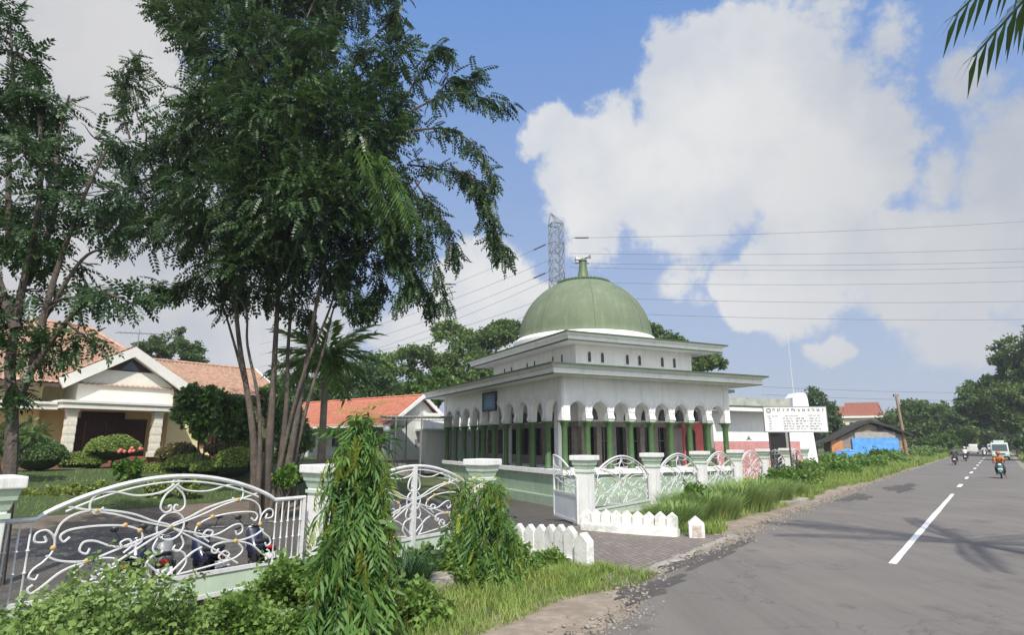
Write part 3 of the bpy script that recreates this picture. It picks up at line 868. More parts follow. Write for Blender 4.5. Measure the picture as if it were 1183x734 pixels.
# -------------------------------------------------------------- mosque
K = 1.2
RZ = 0.4552
mq = empty('mosque', (1.4741 * K, 21.6616 * K, CAM_H * (1 - K)), RZ, 'white mosque with green dome, green columns and scalloped arcades', 'mosque')
mq.scale = (K, K, K)
M_mw = mat('mosque_white', (.80, .80, .79), .65, .05, .9, stain=(.40, .41, .37), stain_amt=.55, stain_scale=1.5, streak=True, bump=.12, bscale=5)
M_soff = mat('soffit_white', (.78, .77, .75), .8, .06, .6, stain=(.5, .48, .44), stain_amt=.35, stain_scale=.7)
M_green = mat('column_green', (.065, .132, .046), .5, .12, 3, stain=(.12, .2, .08), stain_amt=.5, stain_scale=4)
M_trim = mat('trim_green', (.075, .12, .06), .6, .15, 2)
M_tile = mat('plinth_green_tile', (.32, .40, .31), .45, .15, 1.2, col2=(.22, .31, .22), stain=(.5, .54, .46), stain_amt=.6, stain_scale=1.7, streak=True)
M_marble = mat('grey_marble', (.24, .215, .18), .4, .25, 4, col2=(.13, .115, .10), stain=(.36, .34, .3), stain_amt=.5, stain_scale=7)
M_red = mat('red_paint', (.55, .12, .11), .6, .1, 1.5, stain=(.62, .33, .3), stain_amt=.4)
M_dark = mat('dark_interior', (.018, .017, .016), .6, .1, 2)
G_dark = glass_dark()
UX, VX = 11.24, 15.8                       # eaves
u0, v0, u1, v1 = 1.25, 1.25, 9.70, 14.51   # arcade line
ZL, ZC = 1.42, 3.30                        # floor ledge, capital tops
# plinth
MB().box((u0 - .12, v0 - .12, .0), (u1 + .12, v1 + .12, 1.22)).build('plinth', M_tile, mq)
MB().box((u0 - .45, v0 - .45, -.3), (u1 + .45, v1 + .45, .42)).build('plinth_step', M_tile, mq)
MB().box((u0 - .24, v0 - .24, 1.22), (u1 + .24, v1 + .24, ZL)).build('floor_ledge', M_mw, mq, bevel=.015)

# columns ------------------------------------------------------------
NU, NV = 8, 10
colp = [(u0 + (u1 - u0) * i / NU, v0) for i in range(NU + 1)] + [(u0, v0 + (v1 - v0) * i / NV) for i in range(1, NV + 1)] \
    + [(u0 + (u1 - u0) * i / NU, v1) for i in range(1, NU + 1)] + [(u1, v0 + (v1 - v0) * i / NV) for i in range(1, NV)]
pc = None
for (cu, cv) in colp:
    if pc is None:
        pc = MB().lathe([(.17, 0), (.17, .05), (.14, .09), (.125, .12), (.115, 1.55), (.125, 1.58), (.125, 1.64), (.14, 1.68), (.185, 1.78), (.185, 1.82)], 18).box((-.195, -.195, 1.82), (.195, .195, 1.88)).build('column', M_green, mq, smooth=True)
        c = pc
    else:
        c = pc.copy(); COL.objects.link(c); c.parent = mq
    c.location = (cu, cv, ZL)


# arcade walls -------------------------------------------------------
def arcade(name, L_, n, place, th=.30, ztop=5.05):
    """wall over n arches; local x along, place(x, y, z) -> mosque coords with y outward"""
    m = MB(); bay = L_ / n; pr = .165           # half width of a pier foot
    zs = 3.66                                   # spring of the arch
    AH = min(.52, bay / 2 - pr) + .02
    prof = []                                   # (x, z_bottom) across one bay
    hw = bay / 2 - pr + .015
    for x in np.linspace(-1, 1, 23):
        a = math.sqrt(max(0, 1 - abs(x) ** 2.0)); og = .10 * max(0, 1 - abs(x) / .35) ** 1.6
        prof.append((bay / 2 + x * hw, zs + AH * a + og * .35))
    pts = []
    for i in range(n):
        b = i * bay
        lo = b + (.0 if i else -.20)
        pts += [(lo, ZC), (b + pr - .05, ZC), (b + pr - .02, zs - .12)] + [(b + x, z) for x, z in prof] + [(b + bay - pr + .02, zs - .12), (b + bay - pr + .05, ZC)]
    pts += [(L_ + .20, ZC)]
    for i in range(len(pts) - 1):
        (xa, za), (xb, zb) = pts[i], pts[i + 1]
        for y in (0.15, -th + .15):
            m.quad(place(xa, y, za), place(xb, y, zb), place(xb, y, ztop), place(xa, y, ztop))
        m.quad(place(xa, .15, za), place(xb, .15, zb), place(xb, -th + .15, zb), place(xa, -th + .15, za))
    for x in (-.20, L_ + .20):
        m.quad(place(x, .15, ZC), place(x, -th + .15, ZC), place(x, -th + .15, ztop), place(x, .15, ztop))
    # raised moulding round every arch
    for i in range(n):
        b = i * bay
        for e, (off, w_, d_) in enumerate([(.05, .06, .035), (.15, .035, .022)]):
            inn = []; out = []
            for x in np.linspace(-1, 1, 21):
                a = math.sqrt(max(0, 1 - x * x)); og = .10 * max(0, 1 - abs(x) / .35) ** 1.6
                cx, cz = b + bay / 2 + x * hw, zs + AH * a + og * .35
                nx, nz = x, a * .9 + .15; l = math.hypot(nx, nz); nx /= l; nz /= l
                inn.append((cx + nx * off, cz + nz * off)); out.append((cx + nx * (off + w_), cz + nz * (off + w_)))
            lim = bay / 2 - .002
            cl = lambda q: (min(max(q[0], b + bay / 2 - lim), b + bay / 2 + lim), q[1])
            inn = [cl(q) for q in inn]; out = [cl(q) for q in out]
            for j in range(20):
                A, B, C_, D = inn[j], inn[j + 1], out[j + 1], out[j]
                y = .15 + d_
                m.quad(place(A[0], y, A[1]), place(B[0], y, B[1]), place(C_[0], y, C_[1]), place(D[0], y, D[1]))
                m.quad(place(D[0], y, D[1]), place(C_[0], y, C_[1]), place(C_[0], .15, C_[1]), place(D[0], .15, D[1]))
                m.quad(place(A[0], y, A[1]), place(B[0], y, B[1]), place(B[0], .15, B[1]), place(A[0], .15, A[1]))
    # scalloped pier foot
    for i in range(n + 1):
        b = i * bay
        for sx in (-1, 1):
            if (i == 0 and sx < 0) or (i == n and sx > 0): continue
        m_pts = [place(b - .17, .15, ZC + .02), place(b + .17, .15, ZC + .02), place(b + .17, .20, ZC + .10), place(b - .17, .20, ZC + .10)]
        m.quad(*m_pts)
        m.quad(place(b - .17, .20, ZC + .10), place(b + .17, .20, ZC + .10), place(b + .12, .15, ZC + .34), place(b - .12, .15, ZC + .34))
    m.build(name, M_mw, mq)


arcade('arcade_wall', u1 - u0, NU, lambda x, y, z: (u0 + x, v0 - y, z))
arcade('arcade_wall', v1 - v0, NV, lambda x, y, z: (u0 - y, v0 + x, z))
arcade('arcade_wall', v1 - v0, NV, lambda x, y, z: (u1 + y, v0 + x, z))
arcade('arcade_wall', u1 - u0, NU, lambda x, y, z: (u0 + x, v1 + y, z))
MB().box((u0 + .16, v0 + .16, 4.9), (u1 - .16, v1 - .16, 5.0)).build('verandah_ceiling', M_soff, mq)

# prayer hall inside the verandah ------------------------------------
a0, b0, a1, b1 = 3.0, 3.0, 9.2, 14.0
hall = MB().box((a0, b0, 3.34), (a1, b1, 4.9)).box((a0 + .35, b0 + .35, ZL), (a1, b1, 3.34)).build('hall_wall', M_mw, mq)
MB().box((a0 - .03, b0 - .03, 3.12), (a1, b0 + .3, 3.34)).box((a0 - .03, b0 + .3, 3.12), (a0 + .3, b1, 3.34)).box((a0 - .02, b0 - .02, ZL), (a0 + .28, b1, ZL + .42)).build('marble_band', M_marble, mq)
# dark recesses: glazed openings between marble pilasters
op = [('v', 3.32 + i * 1.05, .82) for i in range(5)]
for i in range(8):
    x = a0 + .35 + i * .78
    wdt = .56
    if x + wdt > 8.3: break
    d = MB().box((x, b0 + .20, ZL + .02), (x + wdt, b0 + .34, 3.12)).build('door_opening', G_dark, mq)
    if i % 2: MB().box((x + wdt / 2 - .015, b0 + .16, ZL + .02), (x + wdt / 2 + .015, b0 + .2, 3.12)).box((x, b0 + .16, 2.5), (x + wdt, b0 + .2, 2.53)).build('frame', M_marble, d)
for i in range(9):
    x = a0 + .24 + i * .78
    if x > 8.4: break
    MB().box((x - .12, b0 - .06, ZL), (x + .12, b0 + .33, 3.12)).build('pilaster', M_marble, mq, bevel=.01)
for i in range(8):
    y = b0 + .55 + i * 1.32
    d = MB().box((a0 + .20, y, ZL + .42 if i % 2 else ZL + .02), (a0 + .34, y + .95, 3.12)).build('window_opening', G_dark, mq)
    MB().box((a0 + .16, y + .46, ZL + .42), (a0 + .2, y + .49, 3.12)).build('frame', M_marble, d)
    MB().box((a0 - .05, y - .30, ZL), (a0 + .33, y - .02, 3.12)).build('pilaster', M_marble, mq, bevel=.01)
    # arched fanlight above
    fan = [(a0 - .012, y + .475 + .36 * math.cos(t), 3.40 + .52 * math.sin(t)) for t in np.linspace(0, math.pi, 13)]
    MB().prism(fan, (.02, 0, 0)).build('fanlight', G_dark, mq)
for i in range(7):
    x = a0 + .24 + (i + .5) * .98
    fan = [(x + .29 * math.cos(t), b0 - .012, 3.42 + .52 * math.sin(t)) for t in np.linspace(0, math.pi, 13)]
    MB().prism(fan, (0, .02, 0)).build('fanlight', G_dark, mq)
for y in (3.1, 8.2): MB().box((a0 - 1.05, y - .17, ZL), (a0 - .72, y + .17, 4.9)).build('white_pier', M_mw, mq, bevel=.015)
# red end bay with an arched doorway
rw = MB().box((8.35, b0 - .55, ZL), (u1 - .2, b0 - .42, 3.36)).build('red_wall', M_red, mq)
dr = [(8.38 + .33 + .30 * math.cos(t), b0 - .565, 2.75 + .36 * math.sin(t)) for t in np.linspace(0, math.pi, 13)]
dr = [(9.01, b0 - .565, ZL + .03)] + dr + [(8.41, b0 - .565, ZL + .03)]
MB().prism(dr, (0, .05, 0)).build('arched_doorway', M_dark, rw)
arc = [(8.71 + .34 * math.cos(t), b0 - .58, 2.75 + .40 * math.sin(t)) for t in np.linspace(0, math.pi, 17)]
MB().tube(arc, .035, 6).build('door_arch', M_red, rw)
MB().box((8.55, b0 - .60, 2.35), (8.66, b0 - .57, 2.6)).build('notice', M_mw, rw)


# roofs --------------------------------------------------------------
def eave(x0, y0, x1, y1, ztop, hgt_, inset, wall, nm):
    """flared white fascia ring between green edge trims, soffit back to the wall"""
    zb = ztop - hgt_
    o0, o1 = (x0, y0, x1, y1), (x0 + inset, y0 + inset, x1 - inset, y1 - inset)
    def ring(mb, A, za, B, zb_):
        pa = [(A[0], A[1], za), (A[2], A[1], za), (A[2], A[3], za), (A[0], A[3], za)]
        pb = [(B[0], B[1], zb_), (B[2], B[1], zb_), (B[2], B[3], zb_), (B[0], B[3], zb_)]
        for i in range(4): mb.quad(pb[i], pb[(i + 1) % 4], pa[(i + 1) % 4], pa[i])
    g = lambda r, d: (r[0] - d, r[1] - d, r[2] + d, r[3] + d)
    f = MB()
    mid = tuple(a * .06 + b * .94 for a, b in zip(o0, o1))
    zm = zb + hgt_ * .52
    ring(f, o0, ztop - .06, mid, zm); ring(f, mid, zm, g(mid, .05), zm); ring(f, g(mid, .05), zm, g(o1, .035), zb + .04)
    ring(f, o0, ztop - .06, g(o0, -.3), ztop - .06)
    f.build('fascia', M_mw, mq)
    t = MB()
    ring(t, g(o0, .05), ztop, g(o0, .04), ztop - .065); ring(t, g(o0, -.1), ztop, g(o0, .05), ztop); ring(t, g(o0, .04), ztop - .065, g(o0, -.02), ztop - .065)
    ring(t, g(o1, .055), zb + .042, g(o1, .055), zb - .005); ring(t, g(o1, .055), zb - .005, g(o1, -.05), zb - .005); ring(t, g(o1, -.02), zb + .042, g(o1, .055), zb + .042)
    t.build('eave_trim', M_trim, mq)
    s = MB(); ring(s, g(o1, -.04), zb, wall, zb + .02); s.build('soffit', M_soff, mq)


eave(0, 0, UX, VX, 5.39, .40, .22, (u0 - .1, v0 - .1, u1 + .1, v1 + .1), 'lower')
MB().frustum((.03, .03, UX - .03, VX - .03), 5.335, (2.6, 2.6, 9.9, 12.2), 5.62).build('lower_roof', mat('roof_grey', (.30, .31, .29), .8, .15, 1), mq)
X0, Y0, X1, Y1 = 1.71, 1.71, 10.68, 12.77
w0_, w1_, w2_, w3_ = 2.85, 2.85, 9.45, 11.55
MB().box((w0_, w1_, 5.40), (w2_, w3_, 6.75)).build('upper_wall', M_mw, mq)
eave(X0, Y0, X1, Y1, 7.02, .36, .20, (w0_ - .01, w1_ - .01, w2_ + .01, w3_ + .01), 'upper')
MB().frustum((X0 + .03, Y0 + .03, X1 - .03, Y1 - .03), 6.965, (3.0, 3.6, 9.4, 10.9), 7.3).build('upper_roof', MATS['roof_grey'], mq)


def slot(px, py, axis, out):
    """small round-headed window let into the upper wall"""
    pts = [(-.085, 5.93), (.085, 5.93), (.085, 6.28)] + [(.085 * math.cos(t), 6.28 + .11 * math.sin(t)) for t in np.linspace(0, math.pi, 9)[1:-1]] + [(-.085, 6.28)]
    g = lambda a, z, o: (px + a, py - o, z) if axis == 'u' else (px - o, py + a, z)
    w = MB(); w.prism([g(a, z, .006 * out) for a, z in pts], tuple(np.array(g(0, 0, -.02)) - np.array(g(0, 0, .0))))
    w = w.build('window', G_dark, mq)
    fr = MB(); n = len(pts)
    for i in range(n):
        a, b = pts[i], pts[(i + 1) % n]
        s = 1.35
        A2, B2 = (a[0] * s, 6.13 + (a[1] - 6.13) * 1.12), (b[0] * s, 6.13 + (b[1] - 6.13) * 1.12)
        fr.quad(g(a[0], a[1], .03), g(b[0], b[1], .03), g(B2[0], B2[1], .03), g(A2[0], A2[1], .03))
        fr.quad(g(A2[0], A2[1], .03), g(B2[0], B2[1], .03), g(B2[0], B2[1], 0), g(A2[0], A2[1], 0))
        fr.quad(g(a[0], a[1], .03), g(b[0], b[1], .03), g(b[0], b[1], 0), g(a[0], a[1], 0))
    fr.build('frame', M_mw, w)


for x in (3.55, 4.24, 5.61, 6.30, 7.63, 8.36): slot(x, w1_, 'u', 1)
for y in (3.98, 4.80, 6.6, 7.4, 9.2, 10.05): slot(w0_, y, 'v', 1)

# drum, dome, finial --------------------------------------------------
DC = (6.2, 7.2)
M_dome = mat('dome_green', (.155, .190, .125), .78, .1, .7, col2=(.12, .155, .095), spec=.2, stain=(.23, .26, .185), stain_amt=.75, stain_scale=1.2, streak=True)
dm = empty('dome', (DC[0], DC[1], 0)); dm.parent = mq
MB().lathe([(3.70, 7.05), (3.82, 7.40), (3.82, 7.50), (3.64, 7.68), (3.55, 7.71)], 64).build('drum', M_mw, dm, smooth=True)
prof = [(3.50, 7.66), (3.56, 7.72)] + [(3.50 * math.cos(t), 7.74 + 3.32 * math.sin(t)) for t in np.linspace(0.02, math.pi / 2 - .03, 26)]
MB().lathe(prof, 72).build('shell', M_dome, dm, smooth=True)
sm = MB()
for k in range(8):
    a = k * math.pi / 4 + .35
    sm.tube([(3.503 * math.cos(t) * math.cos(a), 3.503 * math.cos(t) * math.sin(a), 7.74 + 3.323 * math.sin(t)) for t in np.linspace(0, 1.45, 20)], .009, 5)
sm.build('seam', M_trim, dm)
bd = MB()
for k in range(44):
    a = 2 * math.pi * k / 44
    bd.ball((1.38 * math.cos(a), 1.38 * math.sin(a), 10.83), .10, 6)
bd.lathe([(1.40, 10.71), (1.46, 10.76), (1.40, 10.81), (1.2, 10.85)], 40, cap=False)
bd.build('bead_ring', M_trim, dm, smooth=True)
M_fin = mat('finial_green', (.11, .16, .085), .5, .12, 3)
MB().lathe([(.42, 11.0), (.32, 11.2), (.25, 11.6), (.19, 12.1), (.23, 12.14), (.23, 12.2), (.15, 12.28), (.02, 12.32)], 18).build('finial', M_fin, dm, smooth=True)
for i, (ax, lb) in enumerate([(2.75, 'white horn loudspeaker on the dome finial, mouth turned to the left'), (-.95, 'white horn loudspeaker on the dome finial, mouth turned to the road')]):
    q = mq.matrix_basis
    wp = Matrix.LocRotScale(mq.location, mq.rotation_euler, mq.scale) @ Vector((DC[0] + .25 * math.cos(ax), DC[1] + .25 * math.sin(ax), 12.22 + .08 * i))
    t = empty('loudspeaker', wp, ax + RZ, lb, 'loudspeaker', 'loudspeakers on the dome top')
    t.scale = (.6, .6, .6)
    hn = [(.06, -.25), (.09, -.1), (.12, .05), (.2, .2), (.33, .32), (.34, .34)]
    h = MB().lathe(hn, 16)
    h.v = [(z, y, x * .999 + .12) for x, y, z in h.v]
    h.build('horn', mat('speaker_white', (.75, .75, .73), .5), t, smooth=True)
    c = MB().lathe([(.28, .325), (.26, .345)], 16); c.v = [(z, y, x + .12) for x, y, z in c.v]; c.build('mouth', mat('speaker_mouth', (.22, .22, .22), .7), t)
    MB().box((-.3, -.03, -.05), (.05, .03, .03)).build('bracket', M_dark, t)

# blue name board on the left face -------------------------------------
wp = Matrix.LocRotScale(mq.location, mq.rotation_euler, mq.scale) @ Vector((u0 - .16, 8.05, 4.02))
bdz = empty('name_board', wp, RZ, 'small blue name board in dark frame hung on the white arcade wall', 'name board')
MB().box((-.07, -.88, 0), (-.02, .88, .96)).build('panel', mat('board_blue', (.09, .20, .33), .5, .15, 2, col2=(.05, .14, .26)), bdz)
fr = MB()
for lo, hi in [((-.1, -.98, -.08), (0, .98, .02)), ((-.1, -.98, .94), (0, .98, 1.04)), ((-.1, -.98, .02), (0, -.86, .94)), ((-.1, .86, .02), (0, .98, .94))]: fr.box(lo, hi)
fr.build('frame', mat('board_frame', (.035, .03, .035), .5), bdz)
lt = MB()
for r_, (z, ww) in enumerate([(.72, .8), (.52, 1.0), (.36, 1.2), (.22, .9)]):
    x = -ww / 2
    while x < ww / 2:
        l = random.uniform(.08, .2); lt.box((-.078, x, z), (-.07, x + l, z + .06)); x += l + .05
lt.build('lettering', mat('board_letter', (.30, .42, .50), .6), bdz)
# ----------------------------------------------------------- buildings
M_cream = mat('cream_wall', (.78, .68, .38), .8, .06, .8, stain=(.5, .44, .3), stain_amt=.4, stain_scale=1.2, streak=True)
M_offw = mat('offwhite_wall', (.78, .76, .68), .8, .05, .8, stain=(.52, .5, .44), stain_amt=.45, stain_scale=1.4, streak=True)
M_wood = mat('dark_wood', (.055, .022, .015), .45, .2, 3)
M_brick = mat('brick_red', (.30, .12, .08), .85, .2, 4)


def tilemat(name, c1, c2, c3):
    m, nt, b = nodes_of(name)
    N, L = nt.nodes, nt.links
    geo = N.new('ShaderNodeNewGeometry'); tc = N.new('ShaderNodeTexCoord')
    n = N.new('ShaderNodeTexNoise'); n.inputs['Scale'].default_value = .9; n.inputs['Detail'].default_value = 8; n.inputs['Roughness'].default_value = .7
    L.new(tc.outputs['Object'], n.inputs['Vector'])
    cr = N.new('ShaderNodeValToRGB'); L.new(n.outputs['Fac'], cr.inputs['Fac'])
    e = cr.color_ramp.elements; e[0].position = .3; e[0].color = (*c1, 1); e[1].position = .7; e[1].color = (*c3, 1)
    k = e.new(.5); k.color = (*c2, 1)
    n2 = N.new('ShaderNodeTexNoise'); n2.inputs['Scale'].default_value = 5.5; n2.inputs['Detail'].default_value = 2; L.new(tc.outputs['Object'], n2.inputs['Vector'])
    mr = N.new('ShaderNodeMapRange'); mr.inputs['From Min'].default_value = .3; mr.inputs['From Max'].default_value = .7; mr.inputs['To Min'].default_value = .7; mr.inputs['To Max'].default_value = 1.15; L.new(n2.outputs['Fac'], mr.inputs['Value'])
    mx = N.new('ShaderNodeVectorMath'); mx.operation = 'SCALE'; L.new(cr.outputs['Color'], mx.inputs[0]); L.new(mr.outputs['Result'], mx.inputs['Scale'])
    L.new(mx.outputs[0], b.inputs['Base Color']); b.inputs['Roughness'].default_value = .8
    return m


M_terra = tilemat('terracotta_tile', (.40, .235, .16), (.48, .30, .215), (.31, .205, .155))
M_orange = tilemat('orange_tile', (.50, .185, .115), (.55, .215, .135), (.43, .16, .10))
M_brownt = tilemat('brown_tile', (.25, .09, .06), (.29, .11, .07), (.2, .09, .07))


def tile_roof(name, poly, m, parent, pw=.26, rh=.34, amp=.05, step=.045):
    """tiled roof plane over polygon poly (first edge is the eave, wound seen from above)"""
    p = np.array(poly, float); o = p[0]; e = norm(p[1] - p[0]); nrm = norm(np.cross(p[1] - p[0], p[-1] - p[0])); u = np.cross(nrm, e)
    q = np.stack([(p - o) @ e, (p - o) @ u], 1)
    x0, x1, y1 = q[:, 0].min(), q[:, 0].max(), q[:, 1].max()
    xs = np.arange(x0, x1 + pw / 4, pw / 4); rows = int(math.ceil(y1 / rh))
    ys = []; hs = []
    for r in range(rows):
        ys += [r * rh, min(y1, (r + 1) * rh)]; hs += [step, 0]
    ys = np.array(ys); hs = np.array(hs)
    XX, YY = np.meshgrid(xs, ys)
    ph = XX / pw * 2 * math.pi
    H = hs[:, None] + amp * np.abs(np.sin(ph / 2)) ** .8
    V = o + XX[..., None] * e + YY[..., None] * u + H[..., None] * nrm
    r_, c_ = XX.shape
    def inside(x, y):
        res = np.zeros_like(x, bool); n = len(q); j = n - 1
        for i in range(n):
            xi, yi = q[i]; xj, yj = q[j]
            cond = ((yi > y) != (yj > y)) & (x < (xj - xi) * (y - yi) / (yj - yi + 1e-12) + xi)
            res ^= cond; j = i
        return res
    i = np.arange(r_ * c_).reshape(r_, c_)
    Fc = np.stack([i[:-1, :-1], i[:-1, 1:], i[1:, 1:], i[1:, :-1]], -1).reshape(-1, 4)
    cx = (XX[:-1, :-1] + XX[:-1, 1:]).ravel() / 2; cy = (YY[:-1, :-1] + YY[1:, :-1]).ravel() / 2
    keep = inside(cx, np.clip(cy, 1e-3, y1 - 1e-3))
    ob = np_mesh(name, V.reshape(-1, 3), Fc[keep], m, parent)
    return ob


# --- yellow house: local x along the road, y away from it ------------
hb = 1.30
H0 = np.array([-18.66, 34.0])
hs_ = empty('house', (H0[0], H0[1], 0), FRZ, 'yellow bungalow with terracotta tile roof, white gable and carport slab, behind clipped garden bushes', 'house')
FLz = 1.68
MB().box((-13, .6, hb - .9), (6.4, 9.6, FLz)).build('floor_plinth', M_brick, hs_)
st = MB()
for i in range(3): st.box((-7.6, -.7 + i * .42, hb - .6), (-2.8, .6, hb + .02 + .12 * (i + 1) - .1))
st.build('entrance_steps', M_brick, hs_)
MB().box((-12.6, 2.2, FLz), (-6.2, 9.4, 5.38)).box((-6.2, 3.2, FLz), (-.2, 9.4, 5.38)).box((-.2, 1.7, FLz), (6.1, 9.4, 5.38)).build('wall', M_cream, hs_)
MB().box((-5.05, 1.0, 4.46), (-.35, 3.2, 5.5)).prism([(-5.05, 1.0, 5.5), (-.35, 1.0, 5.5), (-2.75, 1.0, 7.25)], (0, 5, 0)).build('gable_wall', M_offw, hs_)
# broad white barge boards
ba = MB()
ap = (-2.75, 7.62)
for fx in (-6.05, .55):
    dx = fx - ap[0]; s = 1 if dx > 0 else -1
    zf = 5.62
    ba.prism([(ap[0], .55, ap[1]), (fx, .55, zf), (fx - s * .28, .55, zf - .48), (ap[0], .55, ap[1] - .55)], (0, .22, 0))
ba.build('barge_board', mat('barge_white', (.78, .77, .72), .6, .04, 1), hs_)
tri = MB().prism([(-3.95, .97, 6.28), (-1.55, .97, 6.28), (-2.75, .97, 7.02)], (0, .06, 0)).build('gable_vent', M_wood, hs_)
MB().prism([(-3.2, .955, 6.34), (-2.3, .955, 6.34), (-2.75, .955, 6.9)], (0, .02, 0)).build('pane', mat('vent_pane', (.09, .12, .17), .3), tri)
# carport slab with kinked edge
sl = MB().box((-5.9, -.2, 4.12), (-.05, 3.2, 4.46)).box((-5.98, -.28, 4.40), (.03, 3.2, 4.52)).box((-13, .5, 4.05), (-5.9, 3.0, 4.36)).box((-13.1, .42, 4.30), (-5.95, 3.0, 4.42))
sl.build('carport_slab', mat('slab_cream', (.74, .72, .66), .7, .05, 1, stain=(.5, .48, .42), stain_amt=.4, streak=True), hs_)
for x in (-5.35, -1.35):
    c = MB(); c.box((x - .21, .04, FLz), (x + .21, .46, 4.12)).box((x - .27, -.02, FLz - .02), (x + .27, .52, FLz + .25)).box((x - .26, -.01, 3.95), (x + .26, .51, 4.10))
    for k in range(5): c.box((x - .222, .028, FLz + .35 + k * .42), (x + .222, .472, FLz + .62 + k * .42))
    c.build('porch_pillar', mat('stone_pillar', (.72, .68, .58), .9, .08, 6, stain=(.5, .46, .38), stain_amt=.4, stain_scale=5, bump=.5), hs_, bevel=.01)
d = MB().box((-4.7, 3.06, FLz), (-.8, 3.19, 3.75)).box((-4.1, 3.04, 3.75), (-2.0, 3.19, 4.1)).build('front_door', M_wood, hs_)
MB().box((-2.9, 3.02, FLz + .2), (-2.84, 3.06, 3.6)).box((-3.9, 3.02, FLz + .2), (-3.84, 3.06, 3.6)).build('door_frame', mat('door_edge', (.16, .07, .04), .5), d)
MB().box((-11.6, 2.06, FLz + .3), (-8.2, 2.19, 3.9)).build('window', M_wood, hs_)
MB().box((1.6, 1.56, FLz + .6), (3.8, 1.69, 3.9)).build('window', M_wood, hs_)
MB().box((4.9, 1.45, FLz), (5.6, 1.69, 5.0)).build('wall_pier', M_cream, hs_)
# roofs
ex = .9
apx = np.array([-3.2, 6.0, 9.25])
L0, R0, LB, RB = (-13.6, .9, 5.38), (.6, .9, 5.38), (-13.6, 11.1, 5.38), (.6, 11.1, 5.38)
rl, rr_ = (-6.2, 6.0, 9.2), (-3.6, 6.0, 9.2)
tile_roof('roof', [L0, R0, rr_, rl], M_terra, hs_)
tile_roof('roof', [LB, L0, rl], M_terra, hs_)
tile_roof('roof', [R0, RB, rr_], M_terra, hs_)
tile_roof('roof', [RB, LB, rl, rr_], M_terra, hs_, pw=.6, rh=.8)
rc = MB()
for a, b in ((rl, rr_), (L0, rl), (R0, rr_), (LB, rl), (RB, rr_)): rc.tube([np.array(a) + [0, 0, .08], np.array(b) + [0, 0, .08]], .11, 6)
rc.build('ridge_cap', M_terra, hs_)
# gable roof of the porch front
tile_roof('roof', [(-6.0, .6, 5.60), (-6.0, .6, 5.60 + 1e-6), (-2.75, .6, 7.60)] if False else [(.5, .62, 5.62), (.5, 6.5, 5.62), (-2.75, 6.5, 7.62), (-2.75, .62, 7.62)], M_terra, hs_)
tile_roof('roof', [(-6.0, 6.5, 5.62), (-6.0, .62, 5.62), (-2.75, .62, 7.62), (-2.75, 6.5, 7.62)], M_terra, hs_)
# right wing
tile_roof('roof', [(-.4, .9, 5.32), (6.75, .9, 5.32), (6.75, 5.4, 7.55), (-.4, 5.4, 7.55)], M_terra, hs_)
tile_roof('roof', [(6.75, 9.9, 5.32), (-.4, 9.9, 5.32), (-.4, 5.4, 7.55), (6.75, 5.4, 7.55)], M_terra, hs_, pw=.6, rh=.8)
MB().prism([(6.08, 1.7, 5.3), (6.08, 9.4, 5.3), (6.08, 5.4, 7.35)], (-.2, 0, 0)).build('end_gable', M_offw, hs_)
b2 = MB(); 
for ya in (.8, 10.0): b2.prism([(6.78, ya, 5.34), (6.78, 5.4, 7.68), (6.78, 5.4, 7.38), (6.78, ya, 5.06)], (.1, 0, 0))
b2.build('barge_board', MATS['barge_white'], hs_)
MB().tube([(-.4, 5.4, 7.62), (6.75, 5.4, 7.62)], .11, 6).build('ridge_cap', M_terra, hs_)
MB().box((-6.05, .78, 5.18), (-5.9, 1.0, 5.36)).box((-13.5, .80, 5.2), (-6, .95, 5.36)).box((.5, .78, 5.16), (6.75, .93, 5.30)).build('fascia', mat('fascia_brown', (.12, .08, .06), .7), hs_)
# potted plant boxes by the porch
# TV aerial on the roof
hv = lambda x, y, z: tuple(Matrix.LocRotScale(hs_.location, hs_.rotation_euler, Vector((1, 1, 1))) @ Vector((x, y, z)))
t = empty('television_aerial', hv(-.6, 6.6, 7.5), FRZ, 'thin television aerial above the terracotta roof, before the far round tree', 'aerial')
a = MB().tube([(0, 0, -1.2), (0, 0, 2.1)], .03, 5)
a.build('mast', mat('aerial_metal', (.35, .35, .35), .5, metal=.6), t)
b = MB().tube([(-1.3, 0, 1.75), (1.3, 0, 2.0)], .025, 5)
for i in range(9): b.tube([(-1.2 + i * .3, -.5 + .03 * i, 1.76 + i * .028), (-1.2 + i * .3, .5 - .03 * i, 1.76 + i * .028)], .014, 4)
b.build('antenna_rods', MATS['aerial_metal'], t)

# --- long low building with orange roof: local x away from the road, y left along it
OA = P(489.7, 457.4, 45)
ob = empty('outbuilding', (OA[0], OA[1], 0), math.atan2(FB[1], FB[0]), 'long grey outbuilding with bright orange tile roof left of the mosque', 'outbuilding')
oz, ez, hw_ = 1.15, 3.66, 3.25
rzt = float(OA[2])
M_grey = mat('grey_wall', (.58, .61, .59), .8, .06, 1, stain=(.3, .3, .29), stain_amt=.5, streak=True)
M_gw = mat('grey_white_wall', (.62, .64, .65), .8, .05, 1, stain=(.45, .46, .46), stain_amt=.5, streak=True)
MB().box((.35, -2.7, -.3), (18, 2.2, oz)).build('floor_slab', M_conc, ob)
MB().box((.4, -2.6, oz), (17.6, 1.2, ez + .1)).prism([(.4, -2.6, ez + .1), (.4, 2.6, ez + .1), (.4, 0, rzt - .12)], (17.2, 0, 0)).box((.4, 1.2, ez - .25), (17.6, 2.6, ez + .1)).box((.4, 1.2, oz), (.6, 2.6, ez)).build('wall', M_grey, ob)
for i in range(3): MB().box((1.2 + i * 4.6, 1.16, oz + .02), (2.2 + i * 4.6, 1.26, oz + 2.1)).build('door', mat('door_blue_grey', (.11, .13, .15), .5), ob)
